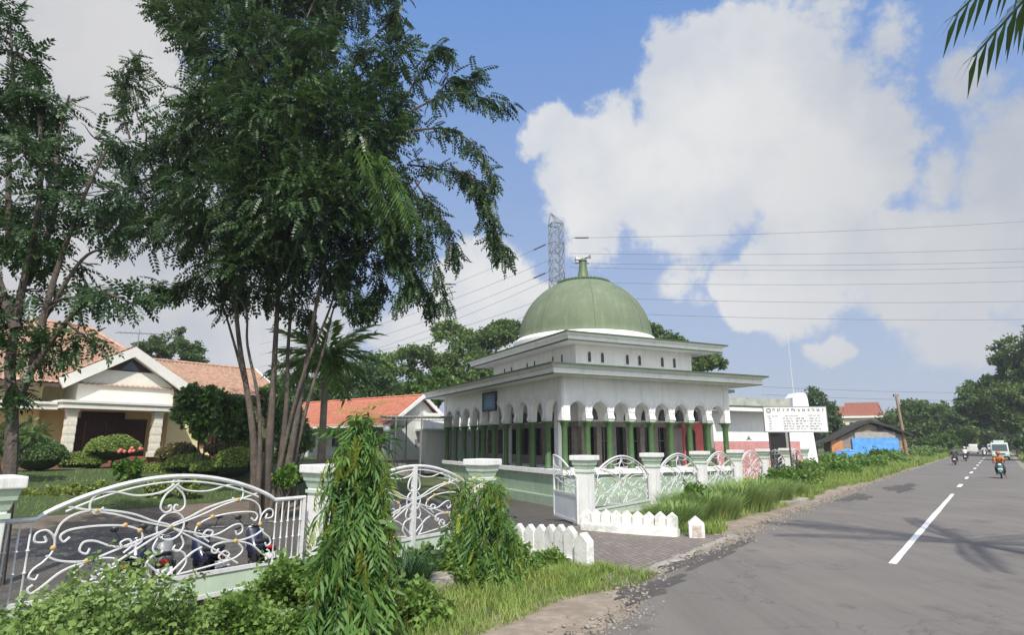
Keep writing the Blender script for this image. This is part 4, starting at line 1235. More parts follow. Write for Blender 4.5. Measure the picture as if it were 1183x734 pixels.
for i in range(3):
    w = MB().box((2.8 + i * 4.6, 1.16, oz + .9), (4.9 + i * 4.6, 1.25, oz + 2.1)).build('window', G_dark, ob)
    MB().box((3.8 + i * 4.6, 1.24, oz + .9), (3.9 + i * 4.6, 1.28, oz + 2.1)).build('frame', M_gw, w)
MB().box((.34, -.9, oz + .9), (.41, .4, oz + 1.5)).build('vent', mat('vent_grey', (.22, .23, .23), .7), ob)
MB().box((.9, 2.42, oz), (1.15, 2.58, ez)).box((5.8, 2.42, oz), (6.05, 2.58, ez)).box((11, 2.42, oz), (11.25, 2.58, ez)).build('post', M_gw, ob)
MB().box((1.2, 2.46, oz), (6.2, 2.54, oz + 1.15)).build('low_wall', M_gw, ob)
tile_roof('roof', [(18.2, hw_, ez), (0, hw_, ez), (0, 0, rzt), (18.2, 0, rzt)], M_orange, ob, pw=.24, rh=.33, amp=.03, step=.02)
tile_roof('roof', [(0, -hw_, ez), (18.2, -hw_, ez), (18.2, 0, rzt), (0, 0, rzt)], M_orange, ob, pw=.24, rh=.33, amp=.03, step=.02)
br = MB()
for sg in (-1, 1): br.prism([(-.1, 0, rzt + .10), (-.1, sg * (hw_ + .05), ez + .06), (-.1, sg * (hw_ + .05), ez - .18), (-.1, 0, rzt - .2)], (.12, 0, 0))
br.box((0, hw_ - .02, ez - .16), (18.2, hw_ + .06, ez + .0))
br.build('barge_board', M_mw, ob)
MB().tube([(0, 0, rzt + .05), (18.2, 0, rzt + .05)], .10, 6).build('ridge_cap', M_orange, ob)
# white annexe block beside it
wb_ = P(493, 505, 44.0)
wk = empty('storage_block', (wb_[0], wb_[1], 0), RZ + .12, 'white and grey flat roofed block between the orange roofed building and the mosque', 'storage block')
MB().box((0, 0, .2), (6.5, 4.2, 3.25)).build('wall', M_gw, wk)
MB().box((.05, .8, 3.25), (6.5, 5.0, 4.6)).build('rear_wall', M_mw, wk)
MB().box((-.35, -.55, 3.25), (6.8, 4.4, 3.40)).build('roof_slab', M_grey, wk)
# pole-carried canopy
cn = empty('canopy', tuple(P(437, 535, 40.0)[:2]) + (0,), RZ - .30, 'thin flat canopy on slim posts in front of the orange roofed building', 'canopy')
cz = hz(*P(437, 535, 40)[:2])
zc_ = float(P(470, 482, 40.5)[2])
M_steel = mat('grey_steel', (.22, .22, .21), .5, .1, 4)
MB().box((0, 0, zc_), (5.1, 3.0, zc_ + .06)).build('sheet_roof', mat('canopy_sheet', (.33, .34, .33), .6, .1, 2), cn)
fr = MB()
for i in range(22): fr.tube([(i * .24, 0, zc_ - .02), (i * .24 + .12, 0, zc_ - .24), (i * .24 + .24, 0, zc_ - .02)], .02, 4)
fr.tube([(0, 0, zc_ - .24), (5.1, 0, zc_ - .24)], .025, 4)
fr.build('truss', M_steel, cn)
for x, y in ((1.05, .05), (1.7, 2.7), (2.75, .05), (4.9, 2.7)): MB().tube([(x, y, -.2), (x, y, zc_)], .055, 6).build('post', M_steel, cn)
lp = P(447, 497, 39.0)
ln_ = empty('yard_lamp', (lp[0], lp[1], hz(lp[0], lp[1])), 0, 'white globe lamp on a dark post before the orange roofed building', 'lamp')
hh = float(lp[2]) - hz(lp[0], lp[1])
MB().tube([(0, 0, -.1), (0, 0, hh - .2)], .05, 8).lathe([(.12, 0), (.12, .25), (.06, .3)], 10).build('post', M_steel, ln_)
MB().ball((0, 0, hh), .24, 10).build('globe', mat('lamp_globe', (.8, .8, .78), .3), ln_, smooth=True)
# yard terrace in front of that building
tr = MB().box((-.2, -3.4, -.4), (9.5, 5.5, .98)).build('terrace', M_conc, None, loc=(OA[0] - 1.2, OA[1] - 2.2, 0), rz=math.atan2(FB[1], FB[0]))
tag(tr, 'low grey concrete terrace before the orange roofed building', 'terrace')

# --- annex right of the mosque ---------------------------------------
an = empty('annex', (13.9, 38.0, 0), RZ, 'flat roofed white annex with pink wainscot between mosque and sign board', 'annex')
MB().box((-1.5, 0, -.4), (3.35, 7, 4.35)).box((5.2, 0, -.4), (6.2, 7, 4.35)).box((3.35, 0, 3.75), (5.2, 7, 4.35)).box((3.35, 1.6, -.4), (5.2, 1.75, 3.75)).build('wall', M_mw, an)
MB().box((-1.5, -.03, -.4), (3.3, .0, 2.5)).box((5.25, -.03, -.4), (6.22, 0, 2.5)).build('wainscot', mat('pink_paint', (.55, .26, .25), .7, .12, 2, stain=(.6, .5, .48), stain_amt=.5), an)
MB().box((-1.6, -1.0, 4.35), (4.2, 7.1, 4.62)).build('roof_slab', M_mw, an, bevel=.01)
MB().box((-1.65, -1.05, 4.62), (4.25, 7.1, 4.69)).build('slab_edge', M_trim, an)
MB().box((-1.2, .4, 4.69), (6.2, .7, 5.35)).build('parapet', mat('weathered_concrete', (.42, .43, .39), .9, .2, 2, col2=(.25, .27, .23), stain=(.10, .11, .09), stain_amt=.8, stain_scale=2.5), an)
MB().box((3.36, .22, -.2), (5.19, .30, 3.74)).build('doorway', M_dark, an)  # dark sheet across the recess, painting in the shade of the interior
MB().prism([(1.22, -.012, 2.56), (1.40, -.012, 2.68), (1.44, -.012, 2.86), (1.50, -.012, 2.70), (1.56, -.012, 2.86), (1.60, -.012, 2.68), (1.78, -.012, 2.56), (1.5, -.012, 2.61)], (0, .01, 0)).build('emblem', mat('emblem_grey', (.12, .11, .11), .7), an)
# dark rainwater gutter tray sticking out behind the mosque eave, stays with the annex
MB().box((-2.2, 1.5, 5.75), (2.2, 4.5, 5.95)).tube([(.2, 1.6, 5.75), (2.0, 1.0, 4.7)], .04, 5).build('awning', mat('awning_dark', (.10, .11, .10), .6), an)

# --- tall white wing wall with flared foot ---------------------------
gw = empty('wing_wall', (20.55, 43.0, 0), .05, 'tall white gate wing wall with flared foot behind the sign board', 'wing wall')
MB().prism([(-1.15, 0, -.3), (1.45, 0, -.3), (1.25, 0, 1.2), (.95, 0, 5.6), (.80, 0, 5.95), (.15, 0, 5.95), (-.15, 0, 5.6), (-.35, 0, 3.0), (-.6, 0, 2.6)], (0, 1.2, 0)).build('slab', M_mw, gw, bevel=.02)
MB().prism([(-.35, -.02, 3.0), (.85, -.02, 3.0), (.30, -1.1, -.3), (.05, -1.1, -.3)], (0, .35, 0)).build('buttress', M_gw, gw)
MB().box((-2.7, .3, -.3), (-1.15, .7, 3.3)).build('side_wall', M_mw, gw)
MB().box((-2.7, .27, -.3), (-2.1, .3, 3.3)).build('pink_strip', MATS['pink_paint'], gw)

# --- sign board ------------------------------------------------------
sg = empty('sign_board', (14.35, 33.9, 0), -.06, 'large white notice board with text columns on two dark posts in the weeds', 'sign board')
zb0, zb1 = float(P(890, 499, 33.8)[2]), float(P(886, 470.5, 33.8)[2])
bw = 3.45
MB().box((0, 0, zb0), (bw, .05, zb1)).build('panel', mat('sign_white', (.68, .68, .68), .5, .03, 2, stain=(.6, .6, .6), stain_amt=.3), sg)
fr = MB()
for lo, hi in [((-.03, -.015, zb0 - .05), (bw + .03, .07, zb0)), ((-.03, -.015, zb1), (bw + .03, .07, zb1 + .03)), ((-.03, -.015, zb0), (0, .07, zb1)), ((bw, -.015, zb0), (bw + .03, .07, zb1))]: fr.box(lo, hi)
fr.build('frame', M_steel, sg)
lt = MB()
rs = random.Random(3)
def words(x0, x1, z, h, y=-.006, th=.10):
    x = x0
    while x < x1 - .05:
        l = min(rs.uniform(.10, .26), x1 - x)
        n = max(2, int(l / (h * .7)))
        for k in range(n):
            cw = l / n
            q = rs.random()
            xx = x + k * cw
            lt.box((xx, y, z), (xx + cw * .25, 0, z + h)); 
            if q < .6: lt.box((xx + cw * .25, y, z + h * .8), (xx + cw * .75, 0, z + h))
            if q > .3: lt.box((xx + cw * .25, y, z + h * .4), (xx + cw * .75, 0, z + h * .58))
            if q > .55: lt.box((xx + cw * .25, y, z), (xx + cw * .75, 0, z + h * .2))
        x += l + h * .7
hB = zb1 - zb0
words(.50, bw - .12, zb0 + hB * .82, .17)
words(.18, .85, zb0 + hB * .60, .055); words(1.15, 1.9, zb0 + hB * .61, .055); words(2.45, 3.1, zb0 + hB * .63, .06)
for i in range(5):
    z = zb0 + hB * (.50 - i * .105)
    words(.25, .40, z, .075); words(1.05, 1.05 + rs.uniform(.4, .65), z, .08); words(1.75, 1.75 + rs.uniform(.35, .7), z, .08); words(2.5, 2.5 + rs.uniform(.4, .75), z, .08)
lt.build('lettering', mat('sign_letter', (.03, .03, .04), .6), sg)
em = MB(); q = np.linspace(0, 2 * math.pi, 19)
em.tube([(.27 + .13 * math.cos(a), -.006, zb0 + hB * .85 + .13 * math.sin(a)) for a in q], .014, 4); em.tube([(.27 + .07 * math.cos(a), -.006, zb0 + hB * .85 + .07 * math.sin(a)) for a in q], .01, 4)
em.build('round_emblem', MATS['sign_letter'], sg)
for x in (.22, 1.30):
    p = MB().tube([(x, .09, -.3), (x, .09, zb1 - .1)], .045, 6); p.tube([(x + .32, .09, -.3), (x + .32, .09, 1.75)], .04, 6)
    for k in range(5): p.tube([(x, .09, .1 + k * .34), (x + .32, .09, .1 + k * .34 + (.3 if k % 2 else 0))], .025, 5)
    p.build('post', mat('post_dark', (.05, .055, .055), .5), sg)

# --- shack with blue tarpaulin ---------------------------------------
SH = P(1000, 512, 85)
sh = empty('shack', (SH[0], SH[1], 0), -.25, 'low wooden shack with dark sagging roof and bright blue tarpaulin', 'shack')
zz = lambda py: float(P(1000, py, 85)[2])
MB().box((-5.0, .3, 0), (5.2, 4.5, 2.4)).prism([(-5.0, .3, 2.4), (5.2, .3, 2.4), (5.2, .3, 3.6), (.8, .3, 5.4), (-3.8, .3, 3.1)], (0, 4, 0)).build('wall', mat('plank_wall', (.30, .25, .20), .9, .25, 2, col2=(.18, .15, .12)), sh)
MB().box((-1.9, -.05, .3), (4.6, .1, 3.2)).build('tarpaulin', mat('blue_tarp', (.05, .22, .62), .45, .25, 1.4, col2=(.14, .38, .74), bump=.6, bscale=3), sh)
MB().box((-4.9, .1, .3), (-3.2, .25, 2.9)).build('orange_sheet', mat('orange_board', (.55, .25, .11), .8, .2, 2), sh)
MB().box((-1.4, .05, 3.22), (4.3, .25, 4.1)).build('grey_board', mat('grey_board', (.36, .35, .33), .9, .15, 1.5), sh)
r = MB(); r.prism([(-8.2, -.6, 1.9), (-4.6, -.6, 3.3), (-1.0, -.6, 5.2), (.9, -.6, 6.0), (.9, -.6, 5.55), (-1.0, -.6, 4.8), (-4.6, -.6, 2.95), (-8.2, -.6, 1.65)], (0, 6, 0)); r.prism([(.9, -.6, 6.0), (3.6, -.6, 5.1), (6.6, -.6, 3.7), (6.6, -.6, 3.45), (3.6, -.6, 4.75), (.9, -.6, 5.55)], (0, 6, 0))
r.build('roof', mat('shack_roof', (.05, .045, .04), .9, .2, 2), sh)
MB().box((2.0, -.02, 4.3), (2.7, .28, 5.1)).build('opening', M_dark, sh)
tp = MB().box((-4.4, -1.6, 0), (-1.0, -.6, 1.0)).prism([(-4.4, -1.6, 1.0), (-1.0, -1.6, 1.0), (-2.7, -1.6, 1.5)], (0, 1.0, 0)).build('tarp_heap', MATS['blue_tarp'], None, bevel=.1, loc=(SH[0], SH[1], 0), rz=-.25)
tag(tp, 'small heap covered with blue plastic left of the shack', 'covered heap')
sh.scale = (.9, .9, .92)
# --- pale house with brown roof beyond --------------------------------
BH = P(998, 512, 112)
bh = empty('house', (BH[0], BH[1], 0), -.5, 'pale two storey house with brown hipped roof behind the blue tarpaulin shack', 'house')
zt, ze = float(P(1008, 464, 112)[2]), float(P(1008, 481, 112)[2])
MB().box((-2.7, 0, 0), (3.2, 9, ze)).build('wall', mat('pale_yellow_wall', (.62, .56, .44), .8, .06, 1), bh)
MB().box((-3.1, -.5, ze - .35), (3.6, 9.5, ze)).build('cornice', M_offw, bh)
tile_roof('roof', [(-3.2, -.5, ze), (3.7, -.5, ze), (3.2, 4.5, zt), (-2.2, 4.5, zt)], M_brownt, bh, pw=.5, rh=.6)
tile_roof('roof', [(-3.2, 9.5, ze), (-3.2, -.5, ze), (-2.2, 4.5, zt)], M_brownt, bh, pw=.5, rh=.6)
tile_roof('roof', [(3.7, -.5, ze), (3.7, 9.5, ze), (3.2, 4.5, zt)], M_brownt, bh, pw=.5, rh=.6)
MB().box((-1.9, -.06, 4.2), (-.7, .02, 6.0)).build('window', G_dark, bh)
MB().box((1.0, -.06, 4.2), (2.2, .02, 6.0)).build('window', G_dark, bh)
B2 = P(976, 512, 128)
b2 = empty('house', (B2[0], B2[1], 0), -.4, 'farther house showing only a brown roof left of the pale house', 'house')
zt2 = float(P(982, 469, 128)[2])
MB().box((-2.6, 0, 0), (2.6, 8, zt2 - 2.4)).build('wall', MATS['pale_yellow_wall'], b2)
tile_roof('roof', [(-3, -.6, zt2 - 2.5), (3, -.6, zt2 - 2.5), (2.6, 4, zt2), (-3, 4, zt2)], M_brownt, b2, pw=.5, rh=.6)
# leaning wooden pole
pb, pt_ = P(1049, 531, 84), P(1035, 456, 84)
pl = empty('utility_pole', (pb[0], pb[1], 0), 0, 'tall bare wooden pole leaning left in the roadside weeds', 'pole')
MB().tube([(0, 0, -.3), tuple((pt_ - pb) * .5 + [0, 0, .0]), tuple(pt_ - pb)], [.24, .21, .16], 10).build('shaft', mat('pole_wood', (.32, .21, .14), .9, .2, 1.5, stain=(.2, .14, .1), stain_amt=.5, streak=True), pl, smooth=True)
e = pt_ - pb
MB().cbox((e[0], e[1], e[2] - .1), (.7, .3, .35)).build('bracket', M_steel, pl)
# slim radio mast
rm = empty('radio_mast', (P(921, 500, 140)[0], 140, 0), 0, 'thin pale radio mast rising behind the sign board', 'mast')
zm_ = float(P(917, 374, 140)[2]); zk = float(P(924, 434, 140)[2])
MB().tube([(0, 0, 0), (0, 0, zk)], .10, 6).tube([(0, 0, zk - 6), (0, 0, zk - 1.5), (0, 0, zm_ - 2)], [.16, .10, .05], 6).build('mast_tube', mat('mast_grey', (.62, .63, .66), .5), rm)
# --------------------------------------------------------------- trees
M_bark = mat('bark', (.115, .094, .075), .95, .25, 2.5, col2=(.05, .042, .035), stain=(.24, .21, .17), stain_amt=.6, stain_scale=5, streak=True, bump=1.0, bscale=14)
M_bark2 = mat('bark_pale', (.26, .21, .165), .95, .25, 2, col2=(.12, .10, .08), bump=.9, bscale=10)
L_main = leafmat('leaf_dark', (.013, .034, .010), (.044, .095, .023), (.14, .22, .045), rough=.42, trans=.28, nscale=.5, frac3=.5)
L_left = leafmat('leaf_left', (.020, .048, .018), (.048, .10, .032), (.10, .16, .045), rough=.45, trans=.25, nscale=.6, frac3=.3)
L_far = leafmat('leaf_far', (.050, .095, .024), (.135, .21, .055), (.23, .30, .08), rough=.6, trans=.25, nscale=.18, frac3=.4)
L_far2 = leafmat('leaf_far_dark', (.040, .080, .028), (.10, .165, .050), (.17, .23, .07), rough=.6, trans=.25, nscale=.18, frac3=.3)
L_bright = leafmat('leaf_bright', (.06, .13, .02), (.13, .24, .04), (.20, .30, .06), rough=.5, trans=.3, nscale=.5)
T_comp = tpl_compound(6, .45, .075, .30, 1)
T_clus = tpl_cluster(6, .62, .30, 2)
T_far = tpl_cluster(9, .62, .36, 5, .75)


def limb(mb, a, b, r0, r1, sag=0.0, rng=None, seg=6, wig=.06, n=6):
    a = np.array(a, float); b = np.array(b, float); L_ = np.linalg.norm(b - a)
    t = np.linspace(0, 1, seg + 1)[:, None]
    p = a * (1 - t) + b * t
    p[:, 2] += (sag * L_ * (t * (1 - t)) * 2)[:, 0]
    if rng is not None: p[1:-1] += rng.normal(size=(seg - 1, 3)) * wig * L_ / seg * 1.6
    mb.tube(p, list(np.linspace(r0, r1, seg + 1)), n)
    return p


def lobe_sprays(r, lobes, dens, hang=.25, fill=.35):
    """spray positions/directions in ellipsoid lobes (c, (rx,ry,rz))"""
    P_, D_ = [], []
    for c, rad in lobes:
        rad = np.array(rad); n = max(6, int(dens * (rad[0] * rad[2] + rad[1] * rad[2] + rad[0] * rad[1]) / 3))
        # branchlets leave the heart of the lobe and carry leaves on their outer part
        nb = max(4, n // 9)
        d = rnd_dirs(r, nb); ln = r.uniform(.72, 1.18, nb)
        for k in range(nb):
            m = 9
            t = r.uniform(fill, 1, m) ** .8
            p = c + d[k] * rad * ln[k] * t[:, None] + r.normal(size=(m, 3)) * rad * .13
            p[:, 2] -= hang * rad[2] * t ** 2 * .5
            P_.append(p)
            D_.append(d[k] + r.normal(size=(m, 3)) * .55 + np.array([0, 0, -hang]))
    return np.vstack(P_), np.vstack(D_)


def crown(name, tpl, r, lobes, dens, scale, m, parent, hang=.25, fill=.35):
    p, d = lobe_sprays(r, lobes, dens, hang, fill)
    up = np.array([0, 0, 1.0]) + r.normal(size=d.shape) * .4
    return scatter(name, tpl, p, d, up, scale * r.uniform(.7, 1.25, len(p)), m, parent)


def px_lobes(L_, r, base, dz=0.0, jit=.0):
    """lobes listed by bearing: (px, py, depth, radius_px[, flat]) -> metres relative to base"""
    out = []
    for l in L_:
        px, py, Y, rp = l[:4]; fl = l[4] if len(l) > 4 else .85
        c = P(px, py, Y); rad = rp * Y / F_PX
        out.append((c - base, (rad, rad * 1.0, rad * fl)))
    return out


# --- the tall many-stemmed tree in the yard ---------------------------
r = np.random.default_rng(42)
B = np.array([-8.75, 20.6, 0.0]); B[2] = hz(B[0], B[1])
t1 = empty('tree', tuple(B), 0, 'tall dark many stemmed tree in the yard, branches drooping to the right', 'tree')
main_l = [(300, 70, 21, 80), (250, 40, 20.5, 52), (385, 70, 20.5, 68), (335, 140, 19.6, 88), (250, 140, 20, 70), (405, 150, 20, 72), (200, 175, 20.8, 40), (175, 228, 21, 34), (205, 258, 20.4, 38),
          (265, 232, 19.4, 78), (350, 228, 19.2, 84), (425, 215, 20, 62), (305, 300, 20, 58), (372, 300, 20.4, 54), (245, 312, 20.4, 34), (440, 120, 20.6, 46), (457, 62, 20.6, 26), (454, 18, 20.8, 13),
          (330, 10, 22, 75), (215, 18, 20.6, 30), (450, 270, 20.2, 36), (272, 350, 20.8, 18), (150, 185, 21.5, 26), (152, 100, 21.5, 18),
          (300, 150, 23, 80), (380, 180, 23, 75), (240, 220, 23, 60), (330, 260, 22.6, 60), (300, -60, 21.5, 100), (400, -40, 21.5, 70), (230, -50, 22, 70), (350, -150, 22, 90),
          (420, 300, 21, 34), (405, 345, 20.6, 22), (300, 345, 21.4, 26), (350, 350, 21.3, 26)]
ml = px_lobes(main_l, r, B)
crown('crown', T_comp, r, ml, 150, .56, L_main, t1, hang=.35)
# long arching shoots with hanging leaves at the right side
shoots = [[(470, 130), (520, 108), (555, 112), (588, 120)], [(475, 150), (520, 150), (555, 175), (572, 215)], [(520, 190), (548, 215), (565, 255), (574, 292)], [(470, 190), (505, 195), (545, 205), (563, 232)],
          [(455, 225), (480, 260), (500, 305), (517, 355)], [(440, 235), (462, 265), (475, 305), (480, 338)], [(470, 110), (488, 80), (505, 55), (520, 62)], [(500, 118), (522, 90), (538, 95), (552, 82)],
          [(440, 250), (455, 290), (470, 320), (462, 350)], [(455, 80), (462, 45), (458, 10), (452, -12)], [(215, 40), (200, 20), (188, 8), (180, 4)], [(170, 240), (148, 258), (132, 272), (140, 288)], [(225, 320), (205, 332), (190, 335), (182, 330)],
          [(540, 200), (560, 225), (572, 270), (585, 296)], [(480, 210), (500, 240), (520, 268), (528, 300)], [(430, 300), (440, 330), (430, 350), (420, 362)], [(150, 160), (140, 120), (146, 90), (155, 66)], [(190, 280), (160, 262), (130, 240), (120, 250)],
          [(460, 300), (480, 320), (495, 345), (498, 352)], [(425, 180), (470, 215), (492, 255), (490, 300)]]
SPp, SPd, SPu = [], [], []
tw = MB()
for i, s_ in enumerate(shoots):
    Y = 19.6 + (i * .37) % 1.4
    pts = cr_spline([tuple(P(px, py, Y) - B) for px, py in s_], 9)
    MB().tube(pts, list(np.linspace(.045, .012, len(pts))), 5).build('branch', M_bark, t1)
    d = np.gradient(pts, axis=0)
    for k in range(4, len(pts)):
        for j in range(4):
            SPp.append(pts[k] + r.normal(size=3) * .10); SPd.append(norm(d[k]) * .5 + r.normal(size=3) * .55 + np.array([0, 0, -.55])); SPu.append(np.array([0, 0, 1]) + r.normal(size=3) * .3)
scatter('drooping_shoots', T_comp, np.array(SPp), np.array(SPd), np.array(SPu), .52 * r.uniform(.7, 1.2, len(SPp)), L_main, t1)
# two pale feathery sprays hanging free
T_fr = tpl_frond(20, .2, .022, .45, .95, .35, 4)
fp, fd, fs_ = [], [], []
for (a, b) in [((415, 165), (452, 265)), ((440, 178), (470, 250)), ((452, 200), (478, 262)), ((425, 190), (455, 250))]:
    A_, B_ = P(*a, 18.6) - B, P(*b, 18.6) - B
    fp.append(A_); fd.append(B_ - A_ + np.array([0, 0, .3 * np.linalg.norm(B_ - A_)])); fs_.append(np.linalg.norm(B_ - A_))
scatter('feathery_sprays', T_fr, np.array(fp), np.array(fd), np.tile([0.3, -1.0, .6], (4, 1)), np.array(fs_), L_bright, t1)
trk = MB()
stems = [([(296, 590), (292, 500), (277, 400), (270, 330), (262, 250), (250, 150)], .26, .07, 20.4), ([(306, 590), (312, 500), (318, 400), (322, 300), (318, 200), (300, 80)], .30, .06, 20.7),
         ([(322, 588), (340, 500), (352, 430), (368, 340), (390, 250), (420, 170)], .25, .06, 20.3), ([(300, 570), (300, 480), (286, 400), (280, 350), (225, 300)], .16, .04, 20.0),
         ([(318, 570), (330, 480), (333, 400), (340, 320), (350, 230), (370, 120)], .20, .05, 21.0), ([(328, 560), (352, 480), (375, 400), (390, 345), (430, 280)], .15, .04, 20.6),
         ([(312, 560), (345, 450), (376, 370), (398, 320), (455, 250), (500, 190)], .13, .04, 20.2), ([(290, 470), (270, 395), (252, 340), (215, 265), (180, 215)], .11, .03, 20.8)]
ends = []
for pts, r0, r1, Y in stems:
    w = [P(px, py, Y + (.25 * i * ((-1) ** i)) * .3) - B for i, (px, py) in enumerate(pts)]
    w[0][2] = min(w[0][2], -.2) if pts[0][1] > 555 else w[0][2]
    q = cr_spline(w, 6)
    trk.tube(q, list(np.linspace(r0, r1, len(q)) * (.43 + .30 * np.exp(-np.arange(len(q)) / 4.0))), 9)
    ends += [q[int(len(q) * f)] for f in (.55, .68, .8, .92, 1 - 1e-6)]
for c, rad in ml:
    dd = [np.linalg.norm(e - c) + 1.5 * max(0, e[2] - c[2]) for e in ends]
    e = ends[int(np.argmin(dd))]
    limb(trk, e, c, .05, .02, .05, r)
    for k in range(4): limb(trk, c, c + rnd_dirs(r, 1)[0] * np.array(rad) * .8, .022, .008, 0, r, 4, .06, 4)
trk.build('trunk', M_bark, t1, smooth=True)

# --- left tree ---------------------------------------------------------
r = np.random.default_rng(5)
B = P(10, 560, 11.1); B[2] = hz(B[0], B[1])
t2 = empty('tree', tuple(B), 0, 'thin leaved tree at the left edge with twisted trunk before the house', 'tree')
left_l = [(20, 95, 17, 44, .6), (70, 120, 17.3, 40, .55), (110, 160, 17.2, 36, .5), (35, 185, 16.6, 48, .55), (85, 225, 17, 46, .5), (118, 262, 17.4, 34, .5), (45, 270, 17, 46, .5), (118, 338, 16.8, 30, .4), (28, 335, 17.4, 40, .5), (75, 345, 17, 34, .4),
          (150, 350, 17, 20, .5), (100, 390, 16.6, 26, .35), (30, 410, 16.8, 34, .45), (70, 400, 17.2, 30, .4), (-40, 130, 17, 70, .6), (-60, 260, 17, 80, .6), (-40, 380, 17, 60, .6), (10, 30, 17, 30, .5), (-30, 20, 17.5, 50, .6), (8, 450, 16.4, 26, .6), (15, 130, 19, 50), (60, 180, 19, 44, .6), (20, 240, 19, 50, .6), (140, 225, 17.5, 24, .5), (20, 60, 17, 26, .5), (60, 295, 18.5, 40, .5)]
left_l = [(l[0], l[1], l[2] * .64) + tuple(l[3:]) for l in left_l]
ll = px_lobes(left_l, r, B)
crown('crown', T_comp, r, ll, 250, .36, L_left, t2, hang=.2, fill=.2)
trk = MB(); ends = []
for pts, r0, r1, Y in [([(2, 640), (10, 560), (14, 480), (12, 420), (22, 350), (40, 270), (48, 180), (40, 90)], .19, .04, 17.3), ([(12, 480), (38, 420), (52, 360), (70, 300), (100, 220), (125, 170)], .13, .03, 17.0), ([(18, 380), (-10, 300), (-30, 200), (-40, 100)], .14, .04, 17.2),
                       ([(36, 430), (70, 380), (110, 340), (140, 345)], .09, .03, 16.8), ([(30, 330), (62, 250), (66, 170), (80, 110)], .10, .03, 17.6), ([(50, 370), (95, 300), (130, 285)], .07, .02, 17.2), ([(10, 300), (10, 200), (15, 100), (12, 30)], .09, .03, 17.5)]:
    w = [P(px, py, Y * .64) - B for px, py in pts]
    if pts[0][1] > 600: w[0][2] = -.2
    q = cr_spline(w, 6); trk.tube(q, list(np.linspace(r0, r1, len(q)) * .66), 8)
    ends += [q[int((len(q) - 1) * f)] for f in (.4, .55, .7, .85, 1)]
for c, rad in ll:
    e = ends[int(np.argmin([np.linalg.norm(e - c) for e in ends]))]
    limb(trk, e, c, .026, .010, .05, r)
    for k in range(5): limb(trk, c, c + rnd_dirs(r, 1)[0] * np.array(rad) * .85, .018, .006, 0, r, 4, .06, 4)
trk.build('trunk', M_bark, t2, smooth=True)


# --- distant trees ------------------------------------------------------
def far_tree(label, base_px, Y, lobes, m, sc, dens, seed, bark=M_bark2, trunk=None, name='tree', tpl=T_far, group=None, cat='tree', tr=.35, hang=.1, fill=.45, smallshare=0):
    sc *= .72; dens *= 1.7
    r = np.random.default_rng(seed)
    B = P(base_px, 515, Y); B[2] = hz(B[0], B[1])
    root = empty(name, tuple(B), 0, label, cat, group)
    lo = px_lobes(lobes, r, B)
    # each lobe is broken up into smaller clumps
    sub = []
    for c, rad in lo:
        rad = np.array(rad)
        for d in rnd_dirs(r, 7): sub.append((c + d * rad * r.uniform(.45, .95), tuple(rad * r.uniform(.26, .48) * np.array([1, 1, .7]))))
        sub.append((c, tuple(rad * .6)))
    crown('crown', tpl, r, sub, dens, sc, m, root, hang=hang, fill=fill)
    tk = MB()
    top = np.mean([c for c, _ in lo], 0); 
    fork = np.array([top[0] * .3, top[1] * .3, max(1.0, min(c[2] - rad[2] for c, rad in lo) * .9)]) if trunk is None else np.array(P(*trunk, Y) - B)
    limb(tk, (0, 0, -.4), fork, tr, tr * .75, 0, r, 6, .05, 8)
    for c, rad in lo:
        limb(tk, fork, c, tr * .5, tr * .16, .08, r, 7, .08, 6)
    tk.build('trunk', bark, root, smooth=True)
    return root


GB = 'big trees standing behind the mosque and outbuilding'
far_tree('spreading flat topped rain tree rising left behind the mosque eaves', 545, 78, [(575, 392, 80, 30, .5), (540, 400, 78, 38, .55), (500, 412, 76, 36, .6), (460, 420, 78, 34, .6), (590, 380, 82, 22, .5), (520, 425, 74, 40, .7), (600, 420, 78, 50, .7), (560, 430, 76, 44, .7), (520, 380, 84, 22, .4), (440, 440, 77, 30, .7)], L_far, .95, 13, 101, group=GB, tr=.6)
far_tree('rain tree crown showing on the right behind the dome and eaves', 770, 80, [(752, 380, 80, 22, .5), (765, 400, 80, 30, .5), (800, 415, 80, 26, .45), (820, 418, 78, 18, .4), (780, 425, 82, 40, .6), (725, 400, 84, 40, .6), (690, 420, 84, 40)], L_far, .95, 13, 102, group=GB, tr=.6)
far_tree('lighter green round tree just above the orange roof', 500, 62, [(500, 437, 62, 24), (482, 446, 62, 20), (517, 448, 62, 18), (500, 455, 60, 26)], leafmat('leaf_mid', (.05, .11, .02), (.11, .20, .035), (.15, .24, .05), rough=.5, trans=.3, nscale=.3), .7, 16, 103, group=GB)
far_tree('dark dense tree behind the orange roof ridge, left of the lighter one', 430, 66, [(420, 440, 66, 34, .7), (450, 450, 64, 30, .7), (395, 430, 68, 36, .8), (470, 455, 64, 24), (380, 460, 66, 34), (430, 470, 62, 34)], L_far2, .8, 14, 104, group=GB)
far_tree('dark leafy tree filling the gap above the outbuilding near the palm', 350, 64, [(340, 430, 64, 32), (355, 455, 62, 36), (330, 470, 62, 34), (375, 440, 66, 30), (400, 470, 64, 26), (318, 450, 62, 26)], L_far2, .7, 14, 105, group=GB)
far_tree('round dark tree beyond the yellow house roof', 200, 66, [(196, 396, 66, 24, .8), (178, 402, 66, 20, .7), (212, 405, 66, 20, .7), (200, 415, 66, 34, .7), (222, 420, 66, 18, .6)], L_far2, .62, 18, 106)
